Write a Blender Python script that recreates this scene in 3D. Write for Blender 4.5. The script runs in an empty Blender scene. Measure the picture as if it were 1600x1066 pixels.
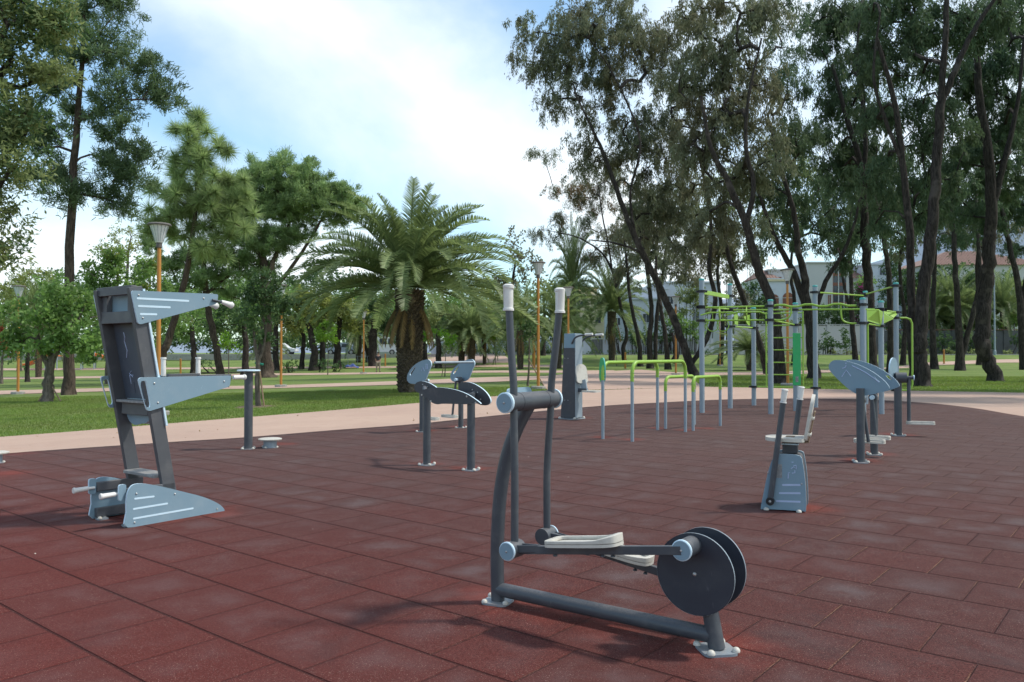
import bpy, math, random
import numpy as np
from mathutils import Vector, Matrix
from mathutils.geometry import tessellate_polygon
R = math.radians
random.seed(7)
rng = np.random.default_rng(7)
scn = bpy.context.scene
C = scn.collection

# ------------------------------------------------------------------ camera, sky, sun, exposure
CAMZ = 1.45; FPX = 1250.0; PITCH = math.atan(18/1250)
cam = bpy.data.cameras.new('camera'); camo = bpy.data.objects.new('camera', cam); C.objects.link(camo)
camo.location = (0, 0, CAMZ); camo.rotation_euler = (R(90)+PITCH, 0, 0)
cam.sensor_width = 22.3; cam.lens = 22.3*FPX/1600; cam.clip_end = 6000; cam.clip_start = .05
cam.dof.use_dof = True; cam.dof.focus_distance = 6.5; cam.dof.aperture_fstop = 4.0
scn.camera = camo
SUN_EL = 55.0; SUN_AZ = 86.0          # azimuth from +Y towards +X
w = bpy.data.worlds.new("World"); scn.world = w; w.use_nodes = True
def sky_world():
    nt = w.node_tree; N = nt.nodes; L = nt.links; N.clear()
    out = N.new('ShaderNodeOutputWorld'); bg = N.new('ShaderNodeBackground'); bg.inputs[1].default_value = .15
    sk = N.new('ShaderNodeTexSky'); sk.sky_type = 'NISHITA'; sk.sun_disc = False
    sk.sun_elevation = R(SUN_EL); sk.sun_rotation = R(SUN_AZ); sk.air_density = 1.0; sk.dust_density = .6; sk.ozone_density = .7
    tc = N.new('ShaderNodeTexCoord'); sp = N.new('ShaderNodeSeparateXYZ'); L.new(tc.outputs['Generated'], sp.inputs[0])
    def m(op, a, b=None, c=None, clamp=False):
        n = N.new('ShaderNodeMath'); n.operation = op; n.use_clamp = clamp
        for i, v in enumerate((a, b, c)):
            if v is None: continue
            if isinstance(v, (int, float)): n.inputs[i].default_value = v
            else: L.new(v, n.inputs[i])
        return n.outputs[0]
    az = m('ARCTAN2', sp.outputs[0], sp.outputs[1]); el = m('ARCSINE', sp.outputs[2])
    # stretched noise so that the cloud sheets have soft diagonal edges
    cx = N.new('ShaderNodeCombineXYZ')
    L.new(m('ADD', m('MULTIPLY', az, .9), m('MULTIPLY', el, -.5)), cx.inputs[0]); L.new(m('ADD', m('MULTIPLY', el, 1.5), m('MULTIPLY', az, .6)), cx.inputs[1])
    n1 = N.new('ShaderNodeTexNoise'); n1.inputs['Scale'].default_value = 3.6; n1.inputs['Detail'].default_value = 8; n1.inputs['Roughness'].default_value = .52; n1.inputs['Distortion'].default_value = .25
    L.new(cx.outputs[0], n1.inputs['Vector'])
    nz = m('SUBTRACT', n1.outputs[0], .5)
    nz = m('MULTIPLY', nz, .62)
    # distance to a diagonal band line through az -0.36/el 0.42 and az 0.03/el 0.2
    d = m('ABSOLUTE', m('SUBTRACT', m('ADD', m('MULTIPLY', az, .52), m('MULTIPLY', el, .85)), .21))
    band = m('SUBTRACT', 1.0, m('MULTIPLY', d, 6.5), clamp=False)
    low = m('SUBTRACT', 1.0, m('MULTIPLY', m('ABSOLUTE', m('SUBTRACT', el, .10)), 7.5))
    low = m('SUBTRACT', low, m('MULTIPLY', m('MAXIMUM', m('SUBTRACT', az, -.28), 0.0), 2.6))
    right = m('SUBTRACT', m('MULTIPLY', az, 5.0), .35)
    tot = m('MAXIMUM', m('MAXIMUM', band, low), m('MINIMUM', right, .6))
    f = m('ADD', m('MULTIPLY', tot, .8), m('MULTIPLY', nz, 2.2))
    f = m('ADD', f, .0)
    mr = N.new('ShaderNodeMapRange'); mr.interpolation_type = 'SMOOTHSTEP'; mr.inputs['From Min'].default_value = -.15; mr.inputs['From Max'].default_value = .95
    mr.inputs['To Min'].default_value = .12; mr.inputs['To Max'].default_value = .97
    L.new(f, mr.inputs[0])
    mix = N.new('ShaderNodeMix'); mix.data_type = 'RGBA'
    L.new(mr.outputs[0], mix.inputs[0]); tint = N.new('ShaderNodeMix'); tint.data_type = 'RGBA'; tint.blend_type = 'MULTIPLY'; tint.inputs[0].default_value = 1; L.new(sk.outputs[0], tint.inputs[6]); tint.inputs[7].default_value = (.80, 1.08, 1.12, 1)
    L.new(tint.outputs[2], mix.inputs[6]); mix.inputs[7].default_value = (6.1, 6.45, 6.65, 1)
    L.new(mix.outputs[2], bg.inputs[0]); L.new(bg.outputs[0], out.inputs[0])
sky_world()
sun = bpy.data.lights.new('sun', 'SUN'); sun.energy = 2.5; sun.angle = R(4.6); sun.color = (1, .95, .87)
suno = bpy.data.objects.new('sun', sun); C.objects.link(suno)
sd = Vector((math.sin(R(SUN_AZ))*math.cos(R(SUN_EL)), math.cos(R(SUN_AZ))*math.cos(R(SUN_EL)), math.sin(R(SUN_EL))))
suno.rotation_euler = sd.to_track_quat('Z', 'Y').to_euler()
scn.render.engine = 'CYCLES'
scn.view_settings.view_transform = 'Standard'; scn.view_settings.look = 'None'
scn.view_settings.exposure = 0.42; scn.view_settings.gamma = 1
scn.cycles.max_bounces = 6; scn.cycles.diffuse_bounces = 3; scn.cycles.transmission_bounces = 4

# ------------------------------------------------------------------ terrain function and picture-to-ground helpers
def S(a, b, v):
    t = np.clip((np.asarray(v, float)-a)/(b-a), 0, 1); return t*t*(3-2*t)
def gz(x, y):
    v = -(np.asarray(x, float)+1.0); sp = 1.5*np.logaddexp(0, v/1.5)
    return -.80*np.tanh(.033*sp)*S(9, 17, y) + 1.15*S(74, 96, y)
def ray(px, py):
    x = (px-800)/FPX; u = (533-py)/FPX
    Y = math.cos(PITCH)-math.sin(PITCH)*u; Z = math.sin(PITCH)+math.cos(PITCH)*u
    return x/Y, Z/Y
def at(px, py, d):
    a, b = ray(px, py); return Vector((a*d, d, CAMZ+b*d))
def G(px, py):
    a, b = ray(px, py); d = 1.0; st = .5
    while d < 900:
        if CAMZ+b*(d+st) < float(gz(a*(d+st), d+st)): break
        d += st
    lo, hi = d, d+st
    for _ in range(30):
        m = (lo+hi)/2
        if CAMZ+b*m < float(gz(a*m, m)): hi = m
        else: lo = m
    d = lo; return Vector((a*d, d, float(gz(a*d, d))))
class Frame:
    def __init__(s, o, u):
        s.o = Vector(o); s.u = Vector((u[0], u[1])).normalized(); s.v = Vector((-s.u.y, s.u.x)); s.rz = math.atan2(s.u.y, s.u.x)
    def PL(s, yc, px, py):           # picture point onto the local plane y = yc -> local (x, z)
        a, b = ray(px, py); d = (yc + s.o.x*s.v.x+s.o.y*s.v.y)/(a*s.v.x+s.v.y)
        return ((a*d-s.o.x)*s.u.x+(d-s.o.y)*s.u.y, CAMZ+b*d-s.o.z)
    def PX(s, xc, px, py):           # onto local plane x = xc -> local (y, z)
        a, b = ray(px, py); d = (xc + s.o.x*s.u.x+s.o.y*s.u.y)/(a*s.u.x+s.u.y)
        return ((a*d-s.o.x)*s.v.x+(d-s.o.y)*s.v.y, CAMZ+b*d-s.o.z)
    def W(s, p):
        return Vector((s.o.x+s.u.x*p[0]+s.v.x*p[1], s.o.y+s.u.y*p[0]+s.v.y*p[1], s.o.z+p[2]))

# ------------------------------------------------------------------ materials
def new_mat(name):
    m = bpy.data.materials.new(name); m.use_nodes = True
    nt = m.node_tree; b = nt.nodes['Principled BSDF']; return m, nt, b
def mixc(nt, f, a, b):
    n = nt.nodes.new('ShaderNodeMix'); n.data_type = 'RGBA'
    if isinstance(f, (int, float)): n.inputs[0].default_value = f
    else: nt.links.new(f, n.inputs[0])
    for i, v in ((6, a), (7, b)):
        if isinstance(v, tuple): n.inputs[i].default_value = (*v[:3], 1)
        else: nt.links.new(v, n.inputs[i])
    return n.outputs[2]
def nmath(nt, op, a, b=None, c=None, clamp=False):
    n = nt.nodes.new('ShaderNodeMath'); n.operation = op; n.use_clamp = clamp
    for i, v in enumerate((a, b, c)):
        if v is None: continue
        if isinstance(v, (int, float)): n.inputs[i].default_value = v
        else: nt.links.new(v, n.inputs[i])
    return n.outputs[0]
def noise(nt, scale, detail=4, rough=.55, vec=None, dist=0):
    n = nt.nodes.new('ShaderNodeTexNoise'); n.inputs['Scale'].default_value = scale; n.inputs['Detail'].default_value = detail
    n.inputs['Roughness'].default_value = rough; n.inputs['Distortion'].default_value = dist
    if vec is None:
        t = nt.nodes.new('ShaderNodeTexCoord'); vec = t.outputs['Object']
    nt.links.new(vec, n.inputs['Vector']); return n.outputs[0]
def ramp(nt, v, a, b, t0=0., t1=1.):
    n = nt.nodes.new('ShaderNodeMapRange'); n.interpolation_type = 'SMOOTHSTEP'
    n.inputs[1].default_value = a; n.inputs[2].default_value = b; n.inputs[3].default_value = t0; n.inputs[4].default_value = t1
    nt.links.new(v, n.inputs[0]); return n.outputs[0]
def bump(nt, b, h, strength, dist=.01):
    n = nt.nodes.new('ShaderNodeBump'); n.inputs['Strength'].default_value = strength; n.inputs['Distance'].default_value = dist
    nt.links.new(h, n.inputs['Height']); nt.links.new(n.outputs[0], b.inputs['Normal'])
def paint(name, col, rough=.45, metal=0, dirt=.25, dcol=None, scale=9, bmp=.15, spec=.5):
    m, nt, b = new_mat(name)
    n = noise(nt, scale, 6, .65); n2 = noise(nt, scale*14, 3, .6)
    dc = dcol or tuple(min(1, c*1.25+.03) for c in col)
    f = nmath(nt, 'MULTIPLY', ramp(nt, n, .45, .75), dirt*2.2, clamp=True)
    c1 = mixc(nt, f, col, dc)
    sc = nmath(nt, 'MULTIPLY', ramp(nt, n2, .68, .74), dirt)
    c2 = mixc(nt, sc, c1, tuple(min(1, c*1.5+.12) for c in col))
    tc = nt.nodes.new('ShaderNodeTexCoord'); mp = nt.nodes.new('ShaderNodeMapping'); mp.inputs['Scale'].default_value = (1, 1, .12); mp.inputs['Rotation'].default_value = (.5, .3, 0); nt.links.new(tc.outputs['Object'], mp.inputs[0])
    scr = noise(nt, 95, 2, .6, mp.outputs[0], .4)
    c2 = mixc(nt, nmath(nt, 'MULTIPLY', ramp(nt, scr, .70, .76), min(1, dirt*1.6)), c2, tuple(min(1, c*1.4+.10) for c in col))
    g = nt.nodes.new('ShaderNodeNewGeometry'); sp = nt.nodes.new('ShaderNodeSeparateXYZ'); nt.links.new(g.outputs['Normal'], sp.inputs[0])
    c2 = mixc(nt, nmath(nt, 'MULTIPLY', nmath(nt, 'MULTIPLY', ramp(nt, sp.outputs[2], .35, .95), ramp(nt, n2, .30, .62)), dirt*.9), c2, (.30, .25, .21))
    nt.links.new(c2, b.inputs['Base Color'])
    nt.links.new(ramp(nt, n, .3, .7, rough-.08, rough+.12), b.inputs['Roughness'])
    b.inputs['Metallic'].default_value = metal; b.inputs['Specular IOR Level'].default_value = spec
    bump(nt, b, n2, bmp, .002)
    return m
M = {}
M['dark'] = paint('charcoal_paint', (.062, .070, .082), .42, 0, .22, (.13, .13, .13))
M['disc'] = paint('navy_plate', (.030, .036, .050), .5, 0, .16, (.07, .07, .075))
M['board'] = paint('blue_grey_board', (.20, .30, .37), .55, 0, .22, (.27, .35, .40), 5)
M['edge'] = paint('pale_board_edge', (.60, .76, .86), .5, 0, .15, (.5, .6, .66))
M['boarddark'] = paint('charcoal_board', (.060, .062, .070), .6, 0, .3, (.12, .11, .11), 6)
M['frame'] = paint('grey_frame_paint', (.082, .086, .095), .55, 0, .3, (.14, .14, .14), 6)
M['back'] = paint('blue_black_panel', (.075, .095, .125), .5, 0, .3, (.12, .13, .15), 6)
M['cream'] = paint('cream_plastic', (.60, .57, .50), .5, 0, .3, (.40, .37, .32), 14)
M['grip'] = paint('white_grip', (.74, .72, .68), .45, 0, .2, (.55, .52, .46), 20)
M['galv'] = paint('grey_post_paint', (.27, .33, .38), .42, .1, .25, (.38, .42, .44))
M['lime'] = paint('lime_green_paint', (.27, .47, .05), .4, 0, .22, (.36, .46, .10))
M['green'] = paint('green_panel', (.03, .42, .13), .5, 0, .25, (.10, .40, .16))
M['teal'] = paint('teal_cap', (.06, .38, .36), .5, 0, .1)
M['black'] = paint('black_clamp', (.012, .012, .014), .5, 0, .1)
M['steel'] = paint('steel_bolt', (.45, .45, .44), .35, .7, .2)
M['plate'] = paint('grey_base_plate', (.25, .30, .34), .45, .2, .4, (.35, .3, .27))
M['label'] = paint('faded_pictogram', (.42, .50, .68), .6, 0, .3)
M['sticker'] = paint('grey_sticker', (.22, .22, .22), .6, 0, .5, (.4, .4, .38), 30)
M['lamp_pole'] = paint('orange_pole_paint', (.46, .20, .035), .55, 0, .35, (.33, .16, .05), 3)
M['lamp_top'] = paint('lamp_cap', (.10, .09, .085), .6, 0, .3)
M['lamp_glass'] = paint('lamp_shade_plastic', (.62, .66, .68), .25, 0, .15, bmp=.0)
M['concrete'] = paint('concrete', (.34, .33, .31), .85, 0, .4, (.22, .21, .19), 4, .4, .2)
M['white_wall'] = paint('white_render', (.56, .60, .66), .85, 0, .25, (.44, .46, .50), .6, .2, .2)
M['villa_wall'] = paint('villa_render', (.50, .505, .49), .85, 0, .2, (.47, .46, .44), .5, .2, .2)
M['yellow_wall'] = paint('cream_render', (.62, .54, .36), .85, 0, .2, (.52, .45, .32), .5, .2, .2)
M['grey_wall'] = paint('grey_block_wall', (.12, .13, .13), .9, 0, .4, (.09, .09, .085), 1.2, .4, .2)
M['roof'] = paint('terracotta', (.28, .155, .12), .8, 0, .5, (.20, .12, .10), 2, .5, .2)
M['pane'] = paint('window_glass', (.05, .06, .075), .12, 0, .1, bmp=0)
M['brownwin'] = paint('brown_shutter', (.20, .075, .045), .6, 0, .2)
M['van'] = paint('white_vehicle_paint', (.72, .73, .74), .25, 0, .1, bmp=0)
M['carblue'] = paint('silver_blue_paint', (.35, .40, .48), .25, .3, .1, bmp=0)
M['tyre'] = paint('rubber', (.02, .02, .02), .8, 0, .2)
M['tarp'] = paint('blue_tarp', (.03, .07, .28), .5, 0, .2)
M['orange'] = paint('orange_plastic', (.70, .16, .03), .4, 0, .1)
M['skin'] = paint('skin', (.36, .20, .14), .6, 0, .1)
M['shirt'] = paint('dark_shirt', (.035, .035, .045), .9, 0, .2)
M['trousers'] = paint('khaki_trousers', (.30, .25, .20), .9, 0, .2)
M['hair'] = paint('dark_hair', (.02, .015, .012), .8, 0, .1)
M['stake'] = paint('wooden_stake', (.22, .15, .09), .85, 0, .5, (.32, .24, .16), 12)
M['soil'] = paint('bare_soil', (.12, .07, .045), .95, 0, .5, (.18, .12, .08), 6, .6, .1)
M['tie'] = paint('green_tie', (.02, .22, .15), .6, 0, .1)

def bark(name, c1, c2, sc=3, stretch=.18):
    m, nt, b = new_mat(name)
    tc = nt.nodes.new('ShaderNodeTexCoord'); mp = nt.nodes.new('ShaderNodeMapping'); mp.inputs['Scale'].default_value = (1, 1, stretch)
    nt.links.new(tc.outputs['Object'], mp.inputs[0])
    n = noise(nt, sc*5, 6, .7, mp.outputs[0], .6); n2 = noise(nt, sc*.35, 3, .6, tc.outputs['Object'])
    c = mixc(nt, ramp(nt, n, .35, .68), c1, c2)
    c = mixc(nt, ramp(nt, n2, .55, .68, 0, .55), c, tuple(min(1, k*1.9) for k in c2))
    nt.links.new(c, b.inputs['Base Color']); b.inputs['Roughness'].default_value = .92; b.inputs['Specular IOR Level'].default_value = .15
    bump(nt, b, n, .9, .05); return m
M['bark'] = bark('eucalyptus_bark', (.020, .017, .015), (.070, .059, .052))
M['barkpine'] = bark('pine_bark', (.042, .032, .026), (.12, .09, .07))
M['barkgrey'] = bark('grey_bark', (.08, .068, .055), (.20, .17, .14))
M['barkpalm'] = bark('palm_bark', (.035, .028, .022), (.17, .135, .10), 4, .8)
def leaf(name, c1, c2, trans=.35, rough=.5, scale=.6, c3=None, spec=.22):
    m, nt, b = new_mat(name); N = nt.nodes; L = nt.links
    g = N.new('ShaderNodeNewGeometry'); n = noise(nt, scale, 3, .6)
    c = mixc(nt, g.outputs['Random Per Island'], c1, c2)
    c = mixc(nt, ramp(nt, n, .35, .7, 0, .8), c, c3 or tuple(k*.62 for k in c1))
    L.new(c, b.inputs['Base Color']); b.inputs['Roughness'].default_value = rough+.1; b.inputs['Specular IOR Level'].default_value = spec
    t = N.new('ShaderNodeBsdfTranslucent'); hs = N.new('ShaderNodeHueSaturation'); hs.inputs['Value'].default_value = 1.5; hs.inputs['Saturation'].default_value = 1.15
    L.new(c, hs.inputs['Color']); L.new(hs.outputs[0], t.inputs[0])
    mx = N.new('ShaderNodeMixShader'); mx.inputs[0].default_value = trans
    L.new(b.outputs[0], mx.inputs[1]); L.new(t.outputs[0], mx.inputs[2]); L.new(mx.outputs[0], N['Material Output'].inputs[0])
    return m
M['l_euc'] = leaf('eucalyptus_leaves', (0.113, 0.133, 0.081), (0.217, 0.239, 0.152), .36, .45, .25, (0.167, 0.142, 0.087), .10)
M['l_eucgreen'] = leaf('green_eucalyptus_leaves', (0.065, 0.105, 0.059), (0.128, 0.182, 0.101), .34, .45, .25, (0.101, 0.128, 0.068), .10)
M['l_eucdry'] = leaf('dry_eucalyptus_leaves', (0.130, 0.111, 0.065), (0.312, 0.182, 0.104), .3, .5, .3, (0.130, 0.130, 0.078))
M['l_olive'] = leaf('olive_leaves', (0.168, 0.216, 0.090), (0.300, 0.336, 0.144), .42)
M['l_pine'] = leaf('dark_pine_needles', (0.090, 0.143, 0.075), (0.188, 0.247, 0.120), .32)
M['l_canary'] = leaf('long_pine_needles', (0.247, 0.325, 0.143), (0.442, 0.533, 0.260), .45)
M['l_stone'] = leaf('stone_pine_needles', (0.195, 0.280, 0.120), (0.338, 0.442, 0.208), .45)
M['l_broad'] = leaf('broad_green_leaves', (0.150, 0.247, 0.078), (0.286, 0.416, 0.143), .44, .4)
M['l_young'] = leaf('young_green_leaves', (0.110, 0.220, 0.033), (0.220, 0.363, 0.066), .45)
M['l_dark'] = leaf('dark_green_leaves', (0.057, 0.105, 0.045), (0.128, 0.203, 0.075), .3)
M['l_yellow'] = leaf('yellow_green_leaves', (0.198, 0.242, 0.072), (0.363, 0.385, 0.132), .45)
M['l_palm'] = leaf('palm_fronds', (0.144, 0.196, 0.081), (0.299, 0.356, 0.161), .36, .35, .5)
M['l_palmdry'] = leaf('dry_fronds', (0.220, 0.150, 0.070), (0.340, 0.240, 0.110), .3)
M['l_red'] = leaf('red_leaves', (0.200, 0.050, 0.030), (0.280, 0.100, 0.050), .35)
M['l_mag'] = leaf('magenta_flowers', (0.250, 0.030, 0.140), (0.380, 0.060, 0.220), .35)
M['l_grass'] = leaf('grass_blades', (0.140, 0.210, 0.050), (0.250, 0.320, 0.090), .42, .5, .35, (0.150, 0.180, 0.055))

# ------------------------------------------------------------------ mesh builder
class MB:
    def __init__(s): s.v = []; s.f = []; s.mi = []
    def add(s, vs, fs, mi=0):
        k = len(s.v); s.v.extend([tuple(p) for p in vs])
        for f in fs: s.f.append(tuple(k+i for i in f)); s.mi.append(mi)
        return s
    def box(s, c, size, rot=None, mi=0):
        c = Vector(c); h = [q/2 for q in size]; vs = []
        for i in (-1, 1):
            for j in (-1, 1):
                for k in (-1, 1):
                    p = Vector((i*h[0], j*h[1], k*h[2]))
                    if rot is not None: p = rot @ p
                    vs.append(c+p)
        return s.add(vs, [(0, 1, 3, 2), (4, 6, 7, 5), (0, 4, 5, 1), (2, 3, 7, 6), (0, 2, 6, 4), (1, 5, 7, 3)], mi)
    def beam(s, p, q, wd, ht, up=(0, 0, 1), mi=0):
        p = Vector(p); q = Vector(q); x = (q-p); l = x.length; x.normalize(); y = Vector(up).cross(x).normalized(); z = x.cross(y)
        return s.box((p+q)/2, (l, wd, ht), Matrix((x, y, z)).transposed(), mi)
    def tube(s, pts, r, n=14, caps=True, mi=0):
        pts = [Vector(p) for p in pts]; m = len(pts)
        rs = r if isinstance(r, (list, tuple)) else [r]*m
        T = []
        for i in range(m):
            a = pts[max(0, i-1)]; b = pts[min(m-1, i+1)]; T.append((b-a).normalized())
        ref = Vector((0, 0, 1)) if abs(T[0].z) < .9 else Vector((1, 0, 0))
        nx = T[0].cross(ref).normalized(); vs = []
        for i in range(m):
            nx = (nx-T[i]*nx.dot(T[i])).normalized(); ny = T[i].cross(nx)
            for k in range(n):
                a = 2*math.pi*k/n; vs.append(pts[i]+(nx*math.cos(a)+ny*math.sin(a))*rs[i])
        fs = []
        for i in range(m-1):
            for k in range(n):
                k2 = (k+1) % n; fs.append((i*n+k, i*n+k2, (i+1)*n+k2, (i+1)*n+k))
        if caps: fs.append(tuple(range(n-1, -1, -1))); fs.append(tuple((m-1)*n+k for k in range(n)))
        return s.add(vs, fs, mi)
    def lathe(s, prof, c=(0, 0, 0), n=24, mi=0):
        c = Vector(c); m = len(prof); vs = []; fs = []
        for r, z in prof:
            for k in range(n):
                a = 2*math.pi*k/n; vs.append(c+Vector((r*math.cos(a), r*math.sin(a), z)))
        for i in range(m-1):
            for k in range(n):
                k2 = (k+1) % n; fs.append((i*n+k, i*n+k2, (i+1)*n+k2, (i+1)*n+k))
        fs.append(tuple(range(n-1, -1, -1))); fs.append(tuple((m-1)*n+k for k in range(n)))
        return s.add(vs, fs, mi)
    def dome(s, c, r, mi=0, n=12, h=None):
        h = h or r
        return s.lathe([(r*.98, 0), (r, h*.25), (r*.85, h*.62), (r*.55, h*.9), (r*.12, h)], c, n, mi)
    def board(s, outer, o, ex, ey, th, holes=(), face=0, side=1):   # 2-D outline in plane (ex, ey) at o, centred thickness
        o = Vector(o); ex = Vector(ex); ey = Vector(ey); ez = ex.cross(ey).normalized()
        loops = [list(outer)]+[list(h) for h in holes]
        flat = [p for l in loops for p in l]; tr = tessellate_polygon([[Vector((p[0], p[1], 0)) for p in l] for l in loops])
        n = len(flat); vs = [o+ex*p[0]+ey*p[1]+ez*th/2 for p in flat]+[o+ex*p[0]+ey*p[1]-ez*th/2 for p in flat]
        s.add(vs, [t for t in tr]+[tuple(n+i for i in reversed(t)) for t in tr], face)
        k = 0
        for l in loops:
            m = len(l)
            q = []
            for p in l: q.append(o+ex*p[0]+ey*p[1]+ez*th/2)
            for p in l: q.append(o+ex*p[0]+ey*p[1]-ez*th/2)
            s.add(q, [(i, (i+1) % m, m+(i+1) % m, m+i) for i in range(m)], side); k += m
        return s
    def build(s, name, mats, parent=None, bevel=0, smooth=35, label=None):
        me = bpy.data.meshes.new(name); me.from_pydata(s.v, [], s.f)
        if not isinstance(mats, (list, tuple)): mats = [mats]
        for m in mats: me.materials.append(m)
        if len(mats) > 1: me.polygons.foreach_set('material_index', [min(i, len(mats)-1) for i in s.mi])
        me.update()
        if smooth:
            me.polygons.foreach_set('use_smooth', [True]*len(me.polygons)); me.set_sharp_from_angle(angle=R(smooth))
        o = bpy.data.objects.new(name, me); C.objects.link(o)
        if parent: o.parent = parent
        if bevel:
            b = o.modifiers.new('bevel', 'BEVEL'); b.width = bevel; b.segments = 2; b.limit_method = 'ANGLE'; b.angle_limit = R(40)
        if label: o['label'] = label
        return o
def nmesh(name, V, F, mat, parent=None, smooth=False):      # numpy mesh, F is (n,3) or (n,4)
    me = bpy.data.meshes.new(name); V = np.asarray(V, np.float32); F = np.asarray(F, np.int32); k = F.shape[1]
    me.vertices.add(len(V)); me.vertices.foreach_set('co', V.ravel())
    me.loops.add(F.size); me.loops.foreach_set('vertex_index', F.ravel())
    me.polygons.add(len(F)); me.polygons.foreach_set('loop_start', np.arange(0, F.size, k, dtype=np.int32))
    me.materials.append(mat)
    if smooth: me.polygons.foreach_set('use_smooth', [True]*len(F))
    me.update(calc_edges=True)
    o = bpy.data.objects.new(name, me); C.objects.link(o)
    if parent: o.parent = parent
    return o
def tag(o, label, cat, group=None):
    o['label'] = label; o['category'] = cat
    if group: o['group'] = group
    return o
def thing(name, label, cat, loc=(0, 0, 0), rz=0, group=None):
    o = bpy.data.objects.new(name, None); C.objects.link(o); o.empty_display_size = .2
    o.location = loc; o.rotation_euler = (0, 0, rz); return tag(o, label, cat, group)
def struct(o): o['kind'] = 'structure'; return o
def copy_thing(root, loc, rz, label, sc=None):
    r = root.copy(); C.objects.link(r); r.location = loc; r.rotation_euler = (0, 0, rz); r['label'] = label
    if sc: r.scale = (sc, sc, sc) if not isinstance(sc, tuple) else sc
    for ch in list(root.children):
        c = ch.copy(); C.objects.link(c); c.parent = r
        for g in list(ch.children):
            d = g.copy(); C.objects.link(d); d.parent = c
    return r
def spline(pts, n=6):                                        # Catmull-Rom through points
    P = [Vector(p) for p in pts]; P = [P[0]*2-P[1]]+P+[P[-1]*2-P[-2]]; out = []
    for i in range(1, len(P)-2):
        for k in range(n):
            t = k/n; a, b, c, d = P[i-1:i+3]
            out.append(.5*((2*b)+(c-a)*t+(2*a-5*b+4*c-d)*t*t+(3*b-a-3*c+d)*t**3))
    out.append(P[-2]); return out
def smooth_loop(pts, n=4):
    P = [Vector((p[0], p[1], 0)) for p in pts]; m = len(P); out = []
    for i in range(m):
        a, b, c, d = P[(i-1) % m], P[i], P[(i+1) % m], P[(i+2) % m]
        for k in range(n):
            t = k/n; q = .5*((2*b)+(c-a)*t+(2*a-5*b+4*c-d)*t*t+(3*b-a-3*c+d)*t**3); out.append((q.x, q.y))
    return out
def rpoly(pts, r, n=4):                                      # polygon with rounded corners
    m = len(pts); out = []
    for i in range(m):
        a, b, c = [Vector(pts[(i+k) % m][:2]) for k in (-1, 0, 1)]
        rr = r[i] if isinstance(r, (list, tuple)) else r
        u = (a-b); v = (c-b); q = min(rr, u.length*.45, v.length*.45); p0 = b+u.normalized()*q; p2 = b+v.normalized()*q
        for k in range(n+1):
            t = k/n; p = p0*(1-t)**2+b*2*t*(1-t)+p2*t*t; out.append((p.x, p.y))
    return out
def slot(x0, z0, x1, z1, r, n=6):                            # capsule outline
    a = math.atan2(z1-z0, x1-x0); out = []
    for k in range(n+1): t = a-math.pi/2+math.pi*k/n; out.append((x1+r*math.cos(t), z1+r*math.sin(t)))
    for k in range(n+1): t = a+math.pi/2+math.pi*k/n; out.append((x0+r*math.cos(t), z0+r*math.sin(t)))
    return out

# ------------------------------------------------------------------ ground, playground, paths
def inpoly(X, Y, poly):
    P = np.asarray(poly); n = len(P); r = np.zeros(len(X), bool); j = n-1
    for i in range(n):
        c = ((P[i, 1] > Y) != (P[j, 1] > Y)); dy = P[j, 1]-P[i, 1]
        if abs(dy) > 1e-12: r ^= c & (X < (P[j, 0]-P[i, 0])*(Y-P[i, 1])/dy+P[i, 0])
        j = i
    return r
xs = np.unique(np.concatenate([np.arange(-75, 76, 1.), np.geomspace(75, 2500, 14), -np.geomspace(75, 2500, 14)]))
ys = np.unique(np.concatenate([np.arange(-12, 110, 1.), np.geomspace(110, 3500, 14), -np.geomspace(12, 400, 8)]))
GX, GY = np.meshgrid(xs, ys); nx_, ny_ = len(xs), len(ys)
V = np.stack([GX.ravel(), GY.ravel(), gz(GX, GY).ravel()], 1)
idx = np.arange(nx_*ny_).reshape(ny_, nx_)
F = np.stack([idx[:-1, :-1].ravel(), idx[:-1, 1:].ravel(), idx[1:, 1:].ravel(), idx[1:, :-1].ravel()], 1)
def mat_lawn():
    m, nt, b = new_mat('lawn')
    n1 = noise(nt, .35, 5, .6); n2 = noise(nt, 2.2, 6, .7); n3 = noise(nt, 40, 3, .7)
    c = mixc(nt, ramp(nt, n1, .35, .65), (.13, .20, .045), (.20, .25, .075))
    c = mixc(nt, ramp(nt, n2, .50, .70, 0, .7), c, (.20, .175, .08)); c = mixc(nt, ramp(nt, noise(nt, .9, 5, .7), .62, .72, 0, .6), c, (.17, .12, .075))
    c = mixc(nt, ramp(nt, n3, .4, .7, 0, .6), c, (.095, .145, .034))
    nt.links.new(c, b.inputs['Base Color']); b.inputs['Roughness'].default_value = .9; b.inputs['Specular IOR Level'].default_value = .15
    bump(nt, b, n3, .8, .04); return m
lawn = struct(nmesh('lawn', V, F, mat_lawn(), smooth=True))

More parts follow.
